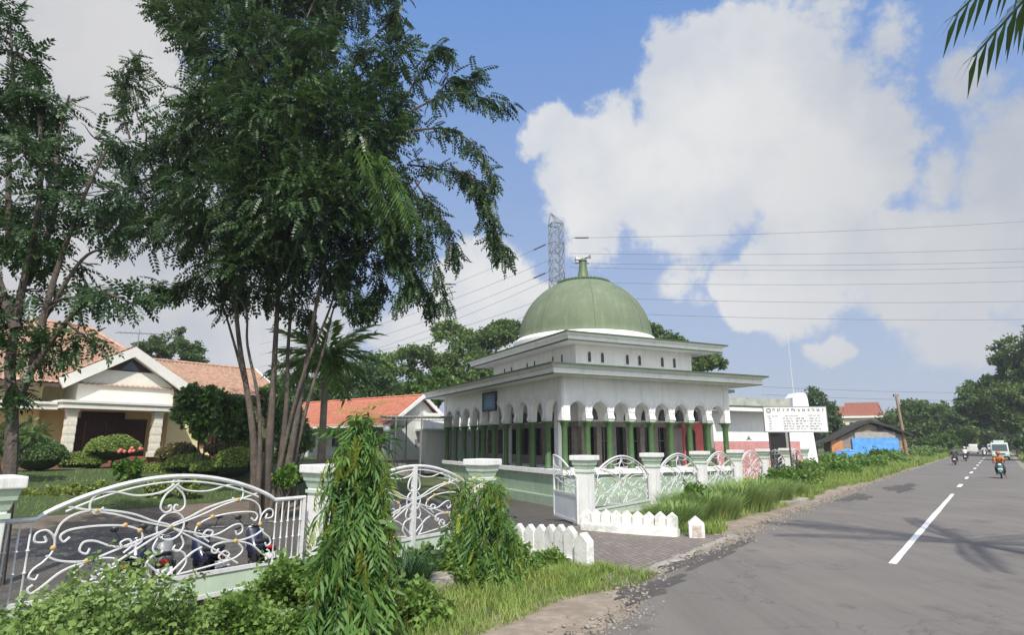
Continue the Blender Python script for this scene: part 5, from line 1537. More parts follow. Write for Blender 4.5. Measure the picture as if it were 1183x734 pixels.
# right side of the picture
GR = 'trees along the road beyond the shack'
far_tree('dark round tree right behind the notice board', 940, 95, [(940, 462, 95, 17), (928, 472, 95, 18), (955, 478, 95, 18), (965, 492, 95, 16), (940, 490, 93, 24)], L_far2, .85, 12, 111, group=GR)
far_tree('leafy tree behind the leaning wooden pole', 1060, 112, [(1050, 478, 112, 20, .7), (1035, 490, 110, 18), (1075, 488, 112, 22), (1060, 503, 108, 24), (1030, 505, 108, 16), (1052, 468, 114, 14, .6)], L_far, 1.0, 12, 112, group=GR)
far_tree('broad green tree left of the road right of the leaning pole', 1095, 125, [(1080, 475, 125, 20, .7), (1100, 478, 125, 20, .7), (1115, 490, 122, 20), (1090, 498, 120, 26), (1065, 472, 128, 15, .6), (1120, 505, 120, 14)], L_far, 1.1, 12, 113, group=GR)
far_tree('low bright bushy tree at the road edge before the far bend', 1085, 105, [(1095, 506, 105, 12, .7), (1080, 510, 105, 12, .7), (1110, 508, 105, 10, .7)], leafmat('leaf_mid2', (.05, .11, .02), (.11, .20, .035), (.15, .24, .05), rough=.5, trans=.3, nscale=.3), .7, 22, 114, group=GR, tr=.2)
far_tree('huge roadside tree with pale trunk at the right photo edge', 1180, 100, [(1172, 410, 100, 22), (1160, 432, 102, 24, .7), (1140, 445, 104, 24, .6), (1125, 458, 104, 20, .6), (1150, 465, 100, 26, .7), (1172, 460, 98, 30), (1190, 440, 98, 40), (1200, 400, 98, 36), (1135, 478, 102, 20, .6), (1160, 485, 98, 20, .6), (1210, 470, 96, 30), (1118, 470, 108, 14, .6)], L_far, 1.05, 15, 115, trunk=(1168, 480), group=GR, tr=.75)
far_tree('light green tree crown over the road behind the truck', 1150, 150, [(1130, 492, 150, 16, .7), (1150, 490, 150, 18, .7), (1168, 496, 150, 16), (1140, 502, 148, 16, .6), (1120, 500, 150, 14), (1160, 506, 148, 14, .6)], L_far, 1.3, 12, 116, group=GR)
far_tree('dark bush tree at the right verge under the huge tree', 1192, 78, [(1196, 505, 78, 22), (1210, 490, 78, 26), (1186, 514, 78, 10)], L_far2, .8, 16, 117, group=GR)
# far tree belt that closes the horizon
r = np.random.default_rng(77)
lo = []
for k in range(150):
    a = math.radians(-62 + 124 * k / 149 + r.uniform(-.4, .4)); D_ = r.uniform(230, 330); h = r.uniform(5, 10)
    rp = np.array([math.sin(a) * D_, math.cos(a) * D_])
    n_ = rp @ RN
    if -14 < n_ < 8: h *= .8
    lo.append((np.array([rp[0], rp[1], h * .5]), (r.uniform(6, 12), r.uniform(6, 10), h * .75)))
fb = crown('far_woods', tpl_cluster(7, 1.0, .36, 9, .6), r, lo, 2.6, 2.4, L_far2, None, hang=.05, fill=.3)
tag(fb, 'far dark green belt of woods along the horizon', kind='stuff')

# --- small palm by the outbuilding ---------------------------------------
r = np.random.default_rng(9)
B = P(371, 535, 29); B[2] = hz(B[0], B[1])
pm = empty('palm_tree', tuple(B), 0, 'slender palm with arching fronds between the many stemmed tree and orange roof', 'palm tree')
top = P(377, 415, 29) - B
MB().tube([(0, 0, -.2), (top[0] * .3, 0, top[2] * .4), (top[0] * .8, 0, top[2] * .85), tuple(top)], [.24, .17, .15, .12], 10).build('trunk', M_bark2, pm, smooth=True)
MB().tube([tuple(top - [0, 0, .9]), tuple(top - [0, 0, .4]), tuple(top + [0, 0, .1])], [.14, .16, .09], 8).build('crownshaft', mat('crownshaft_green', (.10, .16, .05), .5, .1, 3), pm, smooth=True)
T_pf = tpl_frond(26, .34, .030, .62, .8, .55, 6, .15)
n = 26; az = np.arange(n) * 2.4 + .3; el = np.linspace(1.25, -.2, n)
d = np.stack([np.cos(az) * np.cos(el), np.sin(az) * np.cos(el), np.sin(el)], 1)
scatter('fronds', T_pf, np.tile(top, (n, 1)), d, np.tile([0, 0, 1.0], (n, 1)) + .1 * d, r.uniform(1.9, 2.5, n), leafmat('leaf_palm', (.07, .14, .025), (.16, .26, .05), (.26, .30, .10), rough=.45, trans=.25), pm)
n = 10; az = r.uniform(0, 6.28, n)
scatter('dry_fruit_stalks', tpl_frond(14, .12, .02, .9, .6, .6, 8), np.tile(top - [0, 0, .7], (n, 1)), np.stack([np.cos(az), np.sin(az), -.9 + 0 * az], 1), np.tile([0, 0, 1.0], (n, 1)), r.uniform(.7, 1.0, n), leafmat('leaf_straw', (.22, .20, .08), (.36, .33, .16), rough=.7, trans=.2), pm)

# --- coconut palm beside the road, crown overhead at the right -----------
r = np.random.default_rng(19)
B = np.array([12.5, 5.0, 0.0])
cp = empty('coconut_palm', tuple(B), 0, 'coconut palm by the road whose frond tips hang into the upper right corner', 'palm tree')
top = np.array([-.1, .1, 12.6])
MB().tube([(0, 0, -.3), (.1, .1, 3), (0, .2, 7), tuple(top)], [.3, .2, .17, .16], 12).build('trunk', M_bark2, cp, smooth=True)
T_cf = tpl_frond(34, .20, .0085, .42, .75, 1.0, 12)
n = 9; az = np.arange(n) * 2.4 + .9; el = np.concatenate([np.linspace(1.1, .5, 4), np.linspace(.45, .0, 5)])
d = np.stack([np.cos(az) * np.cos(el), np.sin(az) * np.cos(el), np.sin(el)], 1)
sc_ = r.uniform(3.4, 4.2, n)
k_ = ~((np.abs(np.arctan2(d[:, 0], d[:, 1]) + .75) < .8) & (d[:, 2] < .6)); d = d[k_]; sc_ = sc_[k_]
d = np.vstack([d, [[-.49, .87, .02], [-.40, .91, .10], [-.57, .82, .12]]]); sc_ = np.r_[sc_, 6.2, 5.9, 6.0]
scatter('fronds', T_cf, np.tile(top, (len(d), 1)), d, np.tile([0, 0, 1.0], (len(d), 1)), sc_, leafmat('leaf_coco', (.03, .075, .02), (.08, .14, .03), rough=.4, trans=.2), cp)

# --- clipped garden bushes ------------------------------------------------
def lumpy(name, r, c, rad, m, parent, n, size, tpl=T_clus, shell=.85):
    d = rnd_dirs(r, n); d[:, 2] = np.abs(d[:, 2]) * 1.05 - .12
    bumps = 1 + .07 * np.sin(d[:, 0] * 5 + c[0]) * np.cos(d[:, 1] * 4 + c[1])
    p = np.array(c) + d * np.array(rad) * (shell + (1 - shell) * r.random((n, 1)) ** .6) * bumps[:, None]
    f = d + r.normal(size=(n, 3)) * .7
    return scatter(name, tpl, p, f, d + r.normal(size=(n, 3)) * .3, size * r.uniform(.7, 1.2, n), m, parent)


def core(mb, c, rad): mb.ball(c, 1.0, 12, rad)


L_topi = leafmat('leaf_topiary', (.12, .185, .04), (.235, .31, .08), (.28, .33, .11), rough=.6, trans=.15, nscale=1.5)
L_brn = leafmat('leaf_brownish', (.10, .095, .035), (.19, .165, .065), (.25, .2, .09), rough=.6, trans=.15, nscale=1.5)
L_dkb = leafmat('leaf_dark_shrub', (.055, .105, .036), (.125, .205, .062), (.18, .25, .08), rough=.5, trans=.2, nscale=1.2)
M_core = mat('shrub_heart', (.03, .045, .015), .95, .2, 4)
r = np.random.default_rng(31)
GT = 'clipped garden bushes before the house'
for i, (px, py, Y, rx, rz_, m, stem, lb) in enumerate([
        (131, 519, 29, 26, 15, L_topi, True, 'mushroom shaped clipped bush on a bare stem before the front door'),
        (88, 534, 29.5, 16, 10, L_topi, True, 'small flat clipped bush left of the mushroom shaped one'),
        (107, 534, 28.5, 12, 9, L_topi, True, 'smallest clipped ball bush beside the mushroom shaped one'),
        (205, 526, 29, 21, 13, L_brn, False, 'brownish clipped mound bush beside the right porch pillar'),
        (219, 537, 28, 24, 11, L_topi, False, 'wide low olive clipped bush right of the brownish mound'),
        (239, 542, 27, 15, 7, L_topi, False, 'low small clipped cushion bush in front of the wide olive one'),
        (272, 536, 27, 24, 17, L_topi, False, 'large clipped dome bush left of the tree stems'),
        (282, 519, 29, 24, 21, L_topi, False, 'cone shaped clipped bush behind the large dome bush'),
        (345, 550, 24, 15, 10, L_topi, False, 'rounded bush right of the tree stems, by the fence pillar'),
        (45, 528, 26, 26, 18, L_dkb, False, 'dark rounded shrub left of the entrance steps'),
        (178, 545, 27.5, 14, 8, L_topi, False, 'low bush under the brownish mound near the steps'),
        (255, 520, 31, 16, 10, L_brn, False, 'brownish low mound behind the large dome bush')]):
    c = P(px, py, Y); R_ = np.array([rx, rx, rz_]) * Y / F_PX
    g = hz(c[0], c[1]); b = empty('clipped_bush', (c[0], c[1], g), 0, lb, 'bush', GT)
    cz = c[2] - g
    lumpy('foliage', r, (0, 0, cz), R_, m, b, int(900 * R_[0] * R_[0]) + 420, .17)
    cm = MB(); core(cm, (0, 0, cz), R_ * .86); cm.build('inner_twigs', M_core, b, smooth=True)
    s = MB()
    s.tube([(0, 0, -.2), (.05, .03, cz * .5), (0, 0, cz)], [.07, .06, .05], 7)
    if stem: s.tube([(.02, 0, cz * .4), (.25, .1, cz * .9)], [.04, .03], 5)
    s.build('stem', M_bark, b)


def bush(name, label, cat, c_px, py, Y, rx, rz_, m, n, size, group=None, tpl=T_clus, seed=3, stems=7):
    r = np.random.default_rng(seed)
    c = P(c_px, py, Y); g = hz(c[0], c[1]); b = empty(name, (c[0], c[1], g), 0, label, cat, group)
    R_ = np.array([rx, rx * .9, rz_]) * Y / F_PX; cz = c[2] - g
    lob = [((0, 0, cz), tuple(R_ * .62))]
    for d in rnd_dirs(r, 9): lob.append((np.array([0, 0, cz]) + d * R_ * .62, tuple(R_ * r.uniform(.30, .46))))
    dens = n / sum((a[0] * a[2] + a[1] * a[2] + a[0] * a[1]) / 3 for _, a in lob)
    crown('foliage', tpl, r, lob, dens, size, m, b, hang=.12, fill=.25)
    s = MB()
    for k in range(stems):
        a = rnd_dirs(r, 1)[0] * R_ * .7
        limb(s, (a[0] * .2, a[1] * .2, -.15), (a[0], a[1], cz + abs(a[2])), .03 + .015 * R_[0], .008, 0, r, 5, .08, 5)
    s.build('stems', M_bark, b)
    return b


L_broad = leafmat('leaf_broad', (.045, .095, .022), (.10, .18, .045), (.18, .26, .08), rough=.35, trans=.25, nscale=.9)
bush('leafy_tree', 'broad leaved leafy tree hiding the right wing of the yellow house', 'tree', 250, 478, 27.5, 46, 36, L_broad, 1500, .42, seed=41)
bush('leafy_tree', 'small leafy tree right of the tree stems before the outbuilding', 'tree', 338, 505, 24.5, 26, 34, L_dkb, 800, .34, seed=42)
bush('leafy_tree', 'dark bushy tree between the house and outbuilding under the stems', 'tree', 318, 470, 40, 34, 30, L_dkb, 800, .5, seed=43)
bush('shrub', 'feathery dark green shrub at the left edge before the house', 'shrub', 12, 508, 22, 34, 26, L_dkb, 700, .34, tpl=tpl_frond(12, .25, .03, .4, .8, .3, 13), seed=44)
fb_ = bush('flowering_shrub', 'bright green shrub with pink flower heads before the steps', 'shrub', 150, 543, 24.5, 15, 16, L_bright, 260, .26, seed=45)
fl = MB(); r = np.random.default_rng(46)
for k in range(9):
    d = rnd_dirs(r, 1)[0]; fl.ball((d[0] * .45, d[1] * .35 - .1, 1.15 + .25 * abs(d[2])), .075, 6)
fl.build('flowers', mat('flower_pink', (.60, .16, .14), .6, .2, 6), fb_)
bush('leafy_tree', 'young green tree inside the yard just left of the first gate pillar', 'shrub', 330, 552, 20, 12, 14, L_bright, 200, .25, seed=49)
r = np.random.default_rng(47)
L_bed = leafmat('leaf_bed', (.12, .17, .03), (.24, .28, .07), (.40, .38, .20), rough=.5, trans=.25, nscale=1.2)
GBD = 'low border plants along the garden path'
bl = ['yellow green border plant at the left end of the bed', 'pale variegated border plant, second from the left in the bed', 'yellow green border plant below the dark rounded shrub', 'low border plant below the small clipped bushes', 'leafy border plant left of the flowering shrub', 'low border plant right of the flowering shrub', 'border plant at the right end of the bed']
for i, (px, py) in enumerate([(14, 578), (38, 577), (62, 573), (85, 572), (112, 568), (185, 566), (215, 562)]):
    bush('border_plant', bl[i], 'plant', px, py, 20.5 + .3 * i, 15, 9, L_bed if i < 4 else L_topi, 150, .22, GBD, seed=60 + i, stems=3)
# ------------------------------------------------ roadside plants & grass
L_ash = leafmat('leaf_ashoka', (.042, .11, .024), (.12, .225, .05), (.30, .38, .09), rough=.5, trans=.25, nscale=1.6, frac3=.6)
L_young = leafmat('leaf_young', (.20, .29, .04), (.34, .38, .065), (.42, .30, .06), rough=.4, trans=.35, nscale=2, frac3=.9)
T_ash = tpl_frond(8, .40, .036, .5, .8, .5, 21, .20)
T_ash2 = tpl_frond(6, .46, .040, .8, .6, .8, 23, .28)
T_ash3 = tpl_cluster(10, .34, .15, 24, .30)
T_ashy = tpl_frond(6, .38, .038, .6, .45, 1.2, 22)


def mast_tree(label, base, h, rad, n, seed, skirt=.0):
    r = np.random.default_rng(seed)
    root = empty('mast_tree', base, 0, label, 'weeping tree', 'young weeping mast trees on the verge')
    tr = MB().tube([(0, 0, -.1), (.03, .02, h * .5), (0, 0, h * .93)], [.06, .04, .012], 7)
    u = r.random(n) ** 1.1; az = r.uniform(0, 6.283, n)
    env = rad * (1 - u) ** .62 + .10                      # outline of the cone
    env *= 1 + .20 * np.sin(az * 3 + seed + u * 4) + .16 * np.sin(az * 5 + u * 13)
    z = h * (.16 + .80 * u)
    q = np.sqrt(r.uniform(.12, 1, n)) * env
    sc = (.40 + .26 * r.random(n)) * (1.15 - .5 * u) * (h / 2.6) ** .3
    d = np.stack([np.cos(az) * .62, np.sin(az) * .62, -.62 + .55 * u ** 3 + r.normal(size=n) * .22], 1)
    d[:, :2] += r.normal(size=(n, 2)) * .38
    p = np.stack([np.cos(az) * q, np.sin(az) * q, z], 1) - d * (sc * .55)[:, None] * np.array([1, 1, .2])
    up = np.tile([0, 0, 1.0], (n, 1)) + r.normal(size=(n, 3)) * .28; w = r.random(n)
    for nm_, tp_, k_ in (('foliage', T_ash, w < .48), ('inner_foliage', T_ash2, (w >= .48) & (w < .82)), ('side_leaves', T_ash3, w >= .82)):
        scatter(nm_, tp_, p[k_], d[k_], up[k_], sc[k_], L_ash, root)
    k = np.where((q > env * .72) & (r.random(n) < .45 + .4 * u))[0]; m = len(k)
    tip = p[k] + norm(d[k]) * sc[k][:, None] * .92 - np.array([0, 0, .30]) * sc[k][:, None]
    scatter('young_leaves', T_ashy, tip, d[k] * .5 + np.array([0, 0, -.7]), np.tile([0, 0, 1.0], (m, 1)) + r.normal(size=(m, 3)) * .2, .25 * r.uniform(.7, 1.4, m), L_young, root)
    q = 14; az = r.uniform(0, 6.28, q)
    scatter('leading_shoots', T_ashy, np.stack([.05 * np.cos(az), .05 * np.sin(az), h * r.uniform(.84, 1.0, q)], 1), np.stack([np.cos(az) * .5, np.sin(az) * .5, r.uniform(.1, .9, q)], 1), np.tile([0, 0, 1.0], (q, 1)), .22 * r.uniform(.8, 1.2, q), L_young, root)
    for i in range(0, n, 5): tr.tube([(0, 0, z[i] - .02), tuple(p[i])], [.014, .006], 4)
    tr.build('trunk', M_bark, root)
    return root


mast_tree('large weeping mast tree before the fence, hiding a gate pillar', (-2.02, 8.0, 0), 2.95, .47, 520, 51)
mt2 = mast_tree('smaller weeping mast tree with yellow green tips left of the pickets', (-.42, 11.4, 0), 1.85, .62, 300, 52)
mast_tree('slender young mast tree hard against the driveway pillar', (-.95, 12.5, 0), 1.75, .36, 150, 53)

L_weed = leafmat('leaf_weed', (.085, .16, .030), (.18, .29, .065), (.28, .36, .10), rough=.55, trans=.3, nscale=2.2)
L_hedge = leafmat('leaf_hedge', (.10, .17, .042), (.21, .31, .085), (.30, .38, .13), rough=.55, trans=.25, nscale=2.0)
T_sm = tpl_cluster(7, .60, .36, 15, .5)


def lowbush(name, label, cat, c, R_, m, n, size, seed, group=None, tpl=T_sm, hang=.1):
    r = np.random.default_rng(seed)
    b = empty(name, (c[0], c[1], hz(c[0], c[1])), 0, label, cat, group)
    lob = [((0, 0, R_[2] * .5), (R_[0] * .75, R_[1] * .75, R_[2] * .6))]
    for d in rnd_dirs(r, 12):
        d[2] = abs(d[2]); lob.append((d * np.array(R_) * .68, (R_[0] * .36, R_[1] * .36, R_[2] * .36)))
    dens = n / sum((a[0] * a[2] + a[1] * a[2] + a[0] * a[1]) / 3 for _, a in lob)
    crown('foliage', tpl, r, lob, dens, size, m, b, hang=hang, fill=.25)
    s = MB()
    for k in range(9):
        a = rnd_dirs(r, 1)[0] * np.array(R_) * .85
        limb(s, (a[0] * .2, a[1] * .2, -.1), (a[0], a[1], abs(a[2])), .016, .005, 0, r, 4, .08, 4)
    s.build('stems', M_bark, b)
    return b


lowbush('hedge_bush', 'large pale green bush filling the lower left corner before the gate', 'bush', (-4.0, 6.3), (1.35, .80, 1.26), L_hedge, 3000, .115, 61)
lowbush('hedge_bush', 'low wide bush at the left photo edge beneath the gate', 'bush', (-5.7, 6.4), (1.1, .7, 1.0), L_hedge, 1500, .115, 62)
lowbush('hedge_bush', 'bush between the large corner bush and the culvert slab', 'bush', (-3.2, 7.6), (.85, .6, .68), L_weed, 1100, .13, 63)
lowbush('hedge_bush', 'loose weedy bush below the gate arch left of the mast tree', 'bush', (-3.35, 9.3), (.9, .7, .75), L_weed, 800, .16, 64)
GW = 'leafy weeds in the verge'
lowbush('weed_clump', 'broad leaved weeds at the foot of the large mast tree', 'weeds', (-1.35, 8.9), (.6, .5, .5), L_weed, 380, .17, 65, GW)
lowbush('weed_clump', 'dense green weeds behind the long culvert slab', 'weeds', (-.75, 11.2), (.9, .6, .55), L_weed, 620, .16, 66, GW)
lowbush('weed_clump', 'weeds at the left end of the left picket barrier', 'weeds', (-.05, 12.9), (.55, .5, .62), L_weed, 420, .16, 67, GW)
lowbush('weed_clump', 'weeds between the mast trees below the centre post gate', 'weeds', (-1.5, 11.4), (.8, .6, .6), L_dkb, 520, .18, 68, GW)
lowbush('weed_clump', 'small weeds hugging the front of the left pickets', 'weeds', (.75, 12.55), (.42, .3, .34), L_weed, 240, .13, 69, GW)
lowbush('weed_clump', 'yellowish weed shoots in the tall grass before the fence', 'weeds', (6.3, 21.0), (.6, .5, 1.0), L_bright, 160, .22, 70, GW)
wl_ = ['bright weed clump behind the short culvert slab', 'leafy weeds below the fifth fence panel', 'leafy weeds right below the notice board', 'dense weeds at the foot of the notice board posts', 'weed mound below the white wing wall', 'bright weed mound right of the wing wall',
       'low weeds before the shack, nearer the road', 'weeds at the foot of the leaning pole', 'weed mound between wing wall and shack', 'far weed mound right of the blue tarpaulin', 'low far weeds along the road edge', 'farthest weeds by the road bend']
for i, (s, n, R_) in enumerate([(29, -8.8, (1.3, 1.0, .9)), (34, -9.4, (1.3, 1.0, 1.2)), (36.5, -9.0, (1.2, 1.0, 1.1)), (38.5, -9.3, (1.3, 1.0, 1.5)), (43, -10.2, (1.8, 1.5, 1.5)), (48, -9.6, (2.2, 1.6, 1.4)),
                              (60, -9.6, (3.0, 2.0, 1.3)), (102, -9.4, (3, 2, 1.6)), (66, -12, (4, 3, 1.6)), (88, -11.5, (4, 2.5, 1.7)), (76, -9.5, (3.4, 2, 1.2)), (125, -9.6, (5, 2.4, 1.8))]):
    p = road_pt(s, n)
    lowbush('weed_clump', wl_[i], 'weeds', p, (R_[0], R_[1], R_[2] * .78), [L_weed, L_bright, L_weed, L_hedge][i % 4], 420 + int(60 * R_[0]), .20 + .0035 * s, 80 + i, GW)

# --- grass -----------------------------------------------------------------
L_grass = leafmat('leaf_grass', (.13, .205, .04), (.27, .35, .085), (.48, .43, .20), rough=.6, trans=.3, nscale=.7, frac3=.6)
L_tall = leafmat('leaf_tall_grass', (.13, .22, .06), (.28, .38, .12), (.50, .45, .22), rough=.5, trans=.3, nscale=.8, frac3=.5)
T_bl = tpl_blade(3, .035, .55)
r = np.random.default_rng(90)


def blades(name, p, h, m, tpl=T_bl, lean=.35):
    n = len(p)
    az = r.uniform(0, 6.283, n)
    up = np.stack([np.cos(az) * lean * r.random(n), np.sin(az) * lean * r.random(n), np.ones(n)], 1)
    az2 = r.uniform(0, 6.283, n)
    fw = np.stack([np.cos(az2), np.sin(az2), np.zeros(n)], 1); fw -= norm(up) * (fw * norm(up)).sum(1)[:, None]
    return scatter(name, tpl, p, fw, up, h, m)


def strip(n, s0, s1, n0, n1, power=1.0):
    s = s0 + (s1 - s0) * r.random(n) ** power; q = r.random(n)
    a = n0(s) if callable(n0) else n0; b = n1(s) if callable(n1) else n1
    nn = a + (b - a) * q
    return s, nn, np.stack([RD[0] * s + RN[0] * nn, RD[1] * s + RN[1] * nn, np.zeros(n)], 1)


edge = lambda s: edge_l(s) - .95 * near_dirt(s) - .22 - .15 * np.sin(s * 1.7) - .75 * sst(14, 20, s) * (1 - sst(38, 55, s)) - .25 * np.sin(s * .4)
out = []
# near verge left of the driveway
s, nn, p = strip(30000, 4.0, 10.9, edge, -9.6)
patch = np.sin(p[:, 0] * 3.1) * np.cos(p[:, 1] * 2.7) + r.normal(size=len(p)) * .5
k = (patch > -.6)
out.append((p[k], r.uniform(.08, .24, k.sum())))
# beyond the driveway
s, nn, p = strip(34000, 16.6, 45, edge, -9.9, 1.3); k = (np.sin(p[:, 0] * 1.7 + 1) * np.cos(p[:, 1] * 1.3) + r.normal(size=len(p)) * .4 > -.45); s = s[k]; p = p[k]; out.append((p, r.uniform(.10, .26, len(p)) * (1 + .012 * s)))
s, nn, p = strip(22000, 45, 130, lambda s: edge_l(s) - .4, -12.5, 1.2); out.append((p, r.uniform(.25, .6, len(p)) * (1 + .004 * s)))
s, nn, p = strip(14000, 3, 130, 2.2, 7.0, 1.4); out.append((p, r.uniform(.15, .4, len(p)) * (1 + .006 * s)))
# tufts leaning over the paving corner
s, nn, p = strip(2600, 9.3, 10.7, -6.1, -6.9); out.append((p, r.uniform(.1, .28, len(p))))
P_all = np.vstack([a for a, _ in out]); H_all = np.concatenate([b for _, b in out])
tag(blades('verge_grass', P_all, H_all, L_grass), 'short green grass growing along the road verge', kind='stuff')
# meadow grass in the shaded garden
n = 9000; t_ = r.uniform(-22, -2, n); s_ = r.uniform(12.3, 21, n)
gp = FA[None] + FD[None] * t_[:, None] + FB[None] * s_[:, None]
tag(blades('garden_grass', np.column_stack([gp, hgt(gp[:, 0], gp[:, 1]) + .02]), r.uniform(.08, .2, n), L_grass), 'short lawn grass in the garden of the house', kind='stuff')

T_long = tpl_blade(5, .017, .42)


def tussock(label, c, rad, h, n, m=L_tall, group='tall grass tussocks before the fence'):
    a = r.uniform(0, 6.283, n); q = np.sqrt(r.random(n)) * rad
    p = np.stack([np.cos(a) * q, np.sin(a) * q * .8, np.zeros(n)], 1)
    az = a + r.normal(size=n) * .5
    up = np.stack([np.cos(az) * .22 * q / rad, np.sin(az) * .22 * q / rad, np.ones(n)], 1)
    fw = np.stack([np.cos(az), np.sin(az), np.zeros(n)], 1); fw -= norm(up) * (fw * norm(up)).sum(1)[:, None]
    o = scatter('grass_tussock', T_long, p, fw, up, h * .80 * r.uniform(.4, 1.1, n), m)
    o.location = (c[0], c[1], hz(c[0], c[1]))
    return tag(o, label, 'grass tussock', group)


for lb, (px, Y), rd, h, n in [('tall grass tussock right behind the house shaped end post', (775, 18.6), .75, 1.05, 1500), ('tall grass tussock before the third fence pillar', (812, 20.2), .95, 1.25, 1900), ('tallest drooping grass tussock right of the third fence pillar', (848, 22.5), 1.1, 1.45, 2200),
                             ('tall grass tussock before the fourth fence panel', (872, 25.0), 1.2, 1.45, 2000), ('short grass tussock at the right end of the tall grass', (900, 28), 1.0, 1.1, 1200), ('low grass tussock against the second fence panel', (790, 21.5), .9, 1.1, 1500), ('straw tinged grass tussock beside the right pickets', (762, 18.0), .5, .8, 800)]:
    c = P(px, 515, Y); tussock(lb, c, rd, h, n)
c = P(470, 515, 10.3); tussock('dark reed like grass tuft below the centre post gate', c, .38, 1.05, 500, leafmat('leaf_reed', (.02, .06, .02), (.05, .11, .035), rough=.45, trans=.2), None)
# ------------------------------------------------------ pylon and wires
PY_ = 150.0
pt0 = P(642, 246, PY_); ztop_ = float(P(640, 247, PY_)[2])
py = empty('pylon', (pt0[0], PY_, 0), .35, 'grey lattice electricity pylon standing far behind the mosque dome', 'pylon')
M_galv = mat('galvanised_steel', (.27, .285, .30), .5, .1, 1, metal=.1)
tw = MB()
def hwid(z): return 4.2 - (4.2 - 1.55) * min(1, z / 40.0) if z < 40 else 1.55
zs = [0, 8, 15, 21, 26.5, 31.5, 36, 39.5] + list(np.arange(42, ztop_ - 3, 2.5)) + [ztop_ - 3]
cs = [(1, 1), (-1, 1), (-1, -1), (1, -1)]
for i in range(len(zs) - 1):
    a, b = hwid(zs[i]), hwid(zs[i + 1])
    for k in range(4):
        c, d = cs[k], cs[(k + 1) % 4]
        tw.tube([(c[0] * a, c[1] * a, zs[i]), (c[0] * b, c[1] * b, zs[i + 1])], .17, 4)
        tw.tube([(c[0] * a, c[1] * a, zs[i]), (d[0] * b, d[1] * b, zs[i + 1])], .10, 4)
        tw.tube([(d[0] * a, d[1] * a, zs[i]), (c[0] * b, c[1] * b, zs[i + 1])], .10, 4)
        tw.tube([(c[0] * b, c[1] * b, zs[i + 1]), (d[0] * b, d[1] * b, zs[i + 1])], .07, 4)
h = hwid(99)
zt_ = zs[-1]
for c in cs: tw.tube([(c[0] * h, c[1] * h, zt_), (-1.5, 0, ztop_)], .11, 4)
tw.tube([(1.5, 0, zt_), (-1.5, 0, ztop_ + .1)], .1, 4)
tw.build('lattice', M_galv, py)
arm_z = [float(P(640, 286, PY_)[2]), float(P(640, 320, PY_)[2]), float(P(640, 352, PY_)[2])]
for z in arm_z:
    for sy in (-1, 1):
        a = MB()
        for q in (-1, 1): a.tube([(q * h, sy * h, z - .8), (0, sy * 4.6, z)], .09, 4); a.tube([(q * h, sy * h, z + .9), (0, sy * 4.6, z)], .07, 4)
        a.build('cross_arm', M_galv, py)
M_wire = mat('wire', (.13, .14, .16), .6)
M_ins = mat('insulator', (.07, .06, .06), .5)
# wires: (start px, start py, end px, end py, end depth)
wr = [('right', 660, 275, 1330, 245, 175, 'highest'), ('right', 658, 293, 1330, 280, 175, 'second'), ('right', 660, 304, 1330, 296, 175, 'third'), ('right', 658, 309, 1330, 303, 175, 'fourth'), ('right', 660, 326, 1330, 319, 175, 'fifth'), ('right', 658, 343, 1330, 344, 175, 'sixth'), ('right', 660, 360, 1330, 366, 175, 'lowest'),
      ('left', 634, 281, 300, 398, 210, 'highest'), ('left', 636, 300, 300, 410, 210, 'second'), ('left', 634, 314, 300, 424, 210, 'third'), ('left', 636, 322, 300, 440, 210, 'fourth'), ('left', 634, 343, 300, 432, 210, 'fifth'), ('left', 636, 354, 300, 452, 210, 'lowest')]
for sd_, xa, ya, xb, yb, Yb, nm in wr:
    a = P(xa, ya, PY_); b = P(xb, yb, Yb)
    t = np.linspace(0, 1, 26)[:, None]; q = a * (1 - t) + b * t
    q[:, 2] -= (1.6 if sd_ == 'right' else 3.0) * (4 * t * (1 - t))[:, 0]
    o = MB().tube(q - a, .045, 4).build('power_line', M_wire, None, loc=tuple(a))
    tag(o, f'{nm} thin power line running from the pylon to the {sd_} across the sky', 'power line', 'power lines from the pylon')
    if nm in ('highest', 'third') or (sd_ == 'left' and nm == 'fifth'):
        d = norm((q[2] - q[0])[None])[0]
        i_ = MB(); st = d * 1.2; L_ = 3.4
        for k in range(12): i_.ball(st + d * L_ * k / 11, .22, 5)
        i_.build('insulator', M_ins, o)
# faint low lines over the right end of the road
for k, (ya, yb) in enumerate([(447, 452), (456, 461)]):
    a = P(880, ya, 120); b = P(1300, yb, 130)
    t = np.linspace(0, 1, 14)[:, None]; q = a * (1 - t) + b * t; q[:, 2] -= .8 * (4 * t * (1 - t))[:, 0]
    o = MB().tube(q - a, .03, 4).build('overhead_cable', M_wire, None, loc=tuple(a))
    tag(o, ['upper faint overhead cable above the shack and far trees', 'lower faint overhead cable above the shack and far trees'][k], 'cable', 'overhead cables by the road')

# ------------------------------------------------------------- motorbikes
M_tyre = mat('tyre_rubber', (.018, .018, .018), .85)
M_rim = mat('rim_metal', (.35, .35, .36), .35, metal=.6)
M_black = mat('black_plastic', (.02, .02, .022), .4)
M_plate = mat('plate_white', (.75, .75, .73), .5)
M_lamp = mat('lamp_clear', (.70, .72, .72), .15)
M_taill = mat('tail_red', (.45, .03, .02), .25)
M_seat = mat('seat_vinyl', (.025, .024, .024), .55)


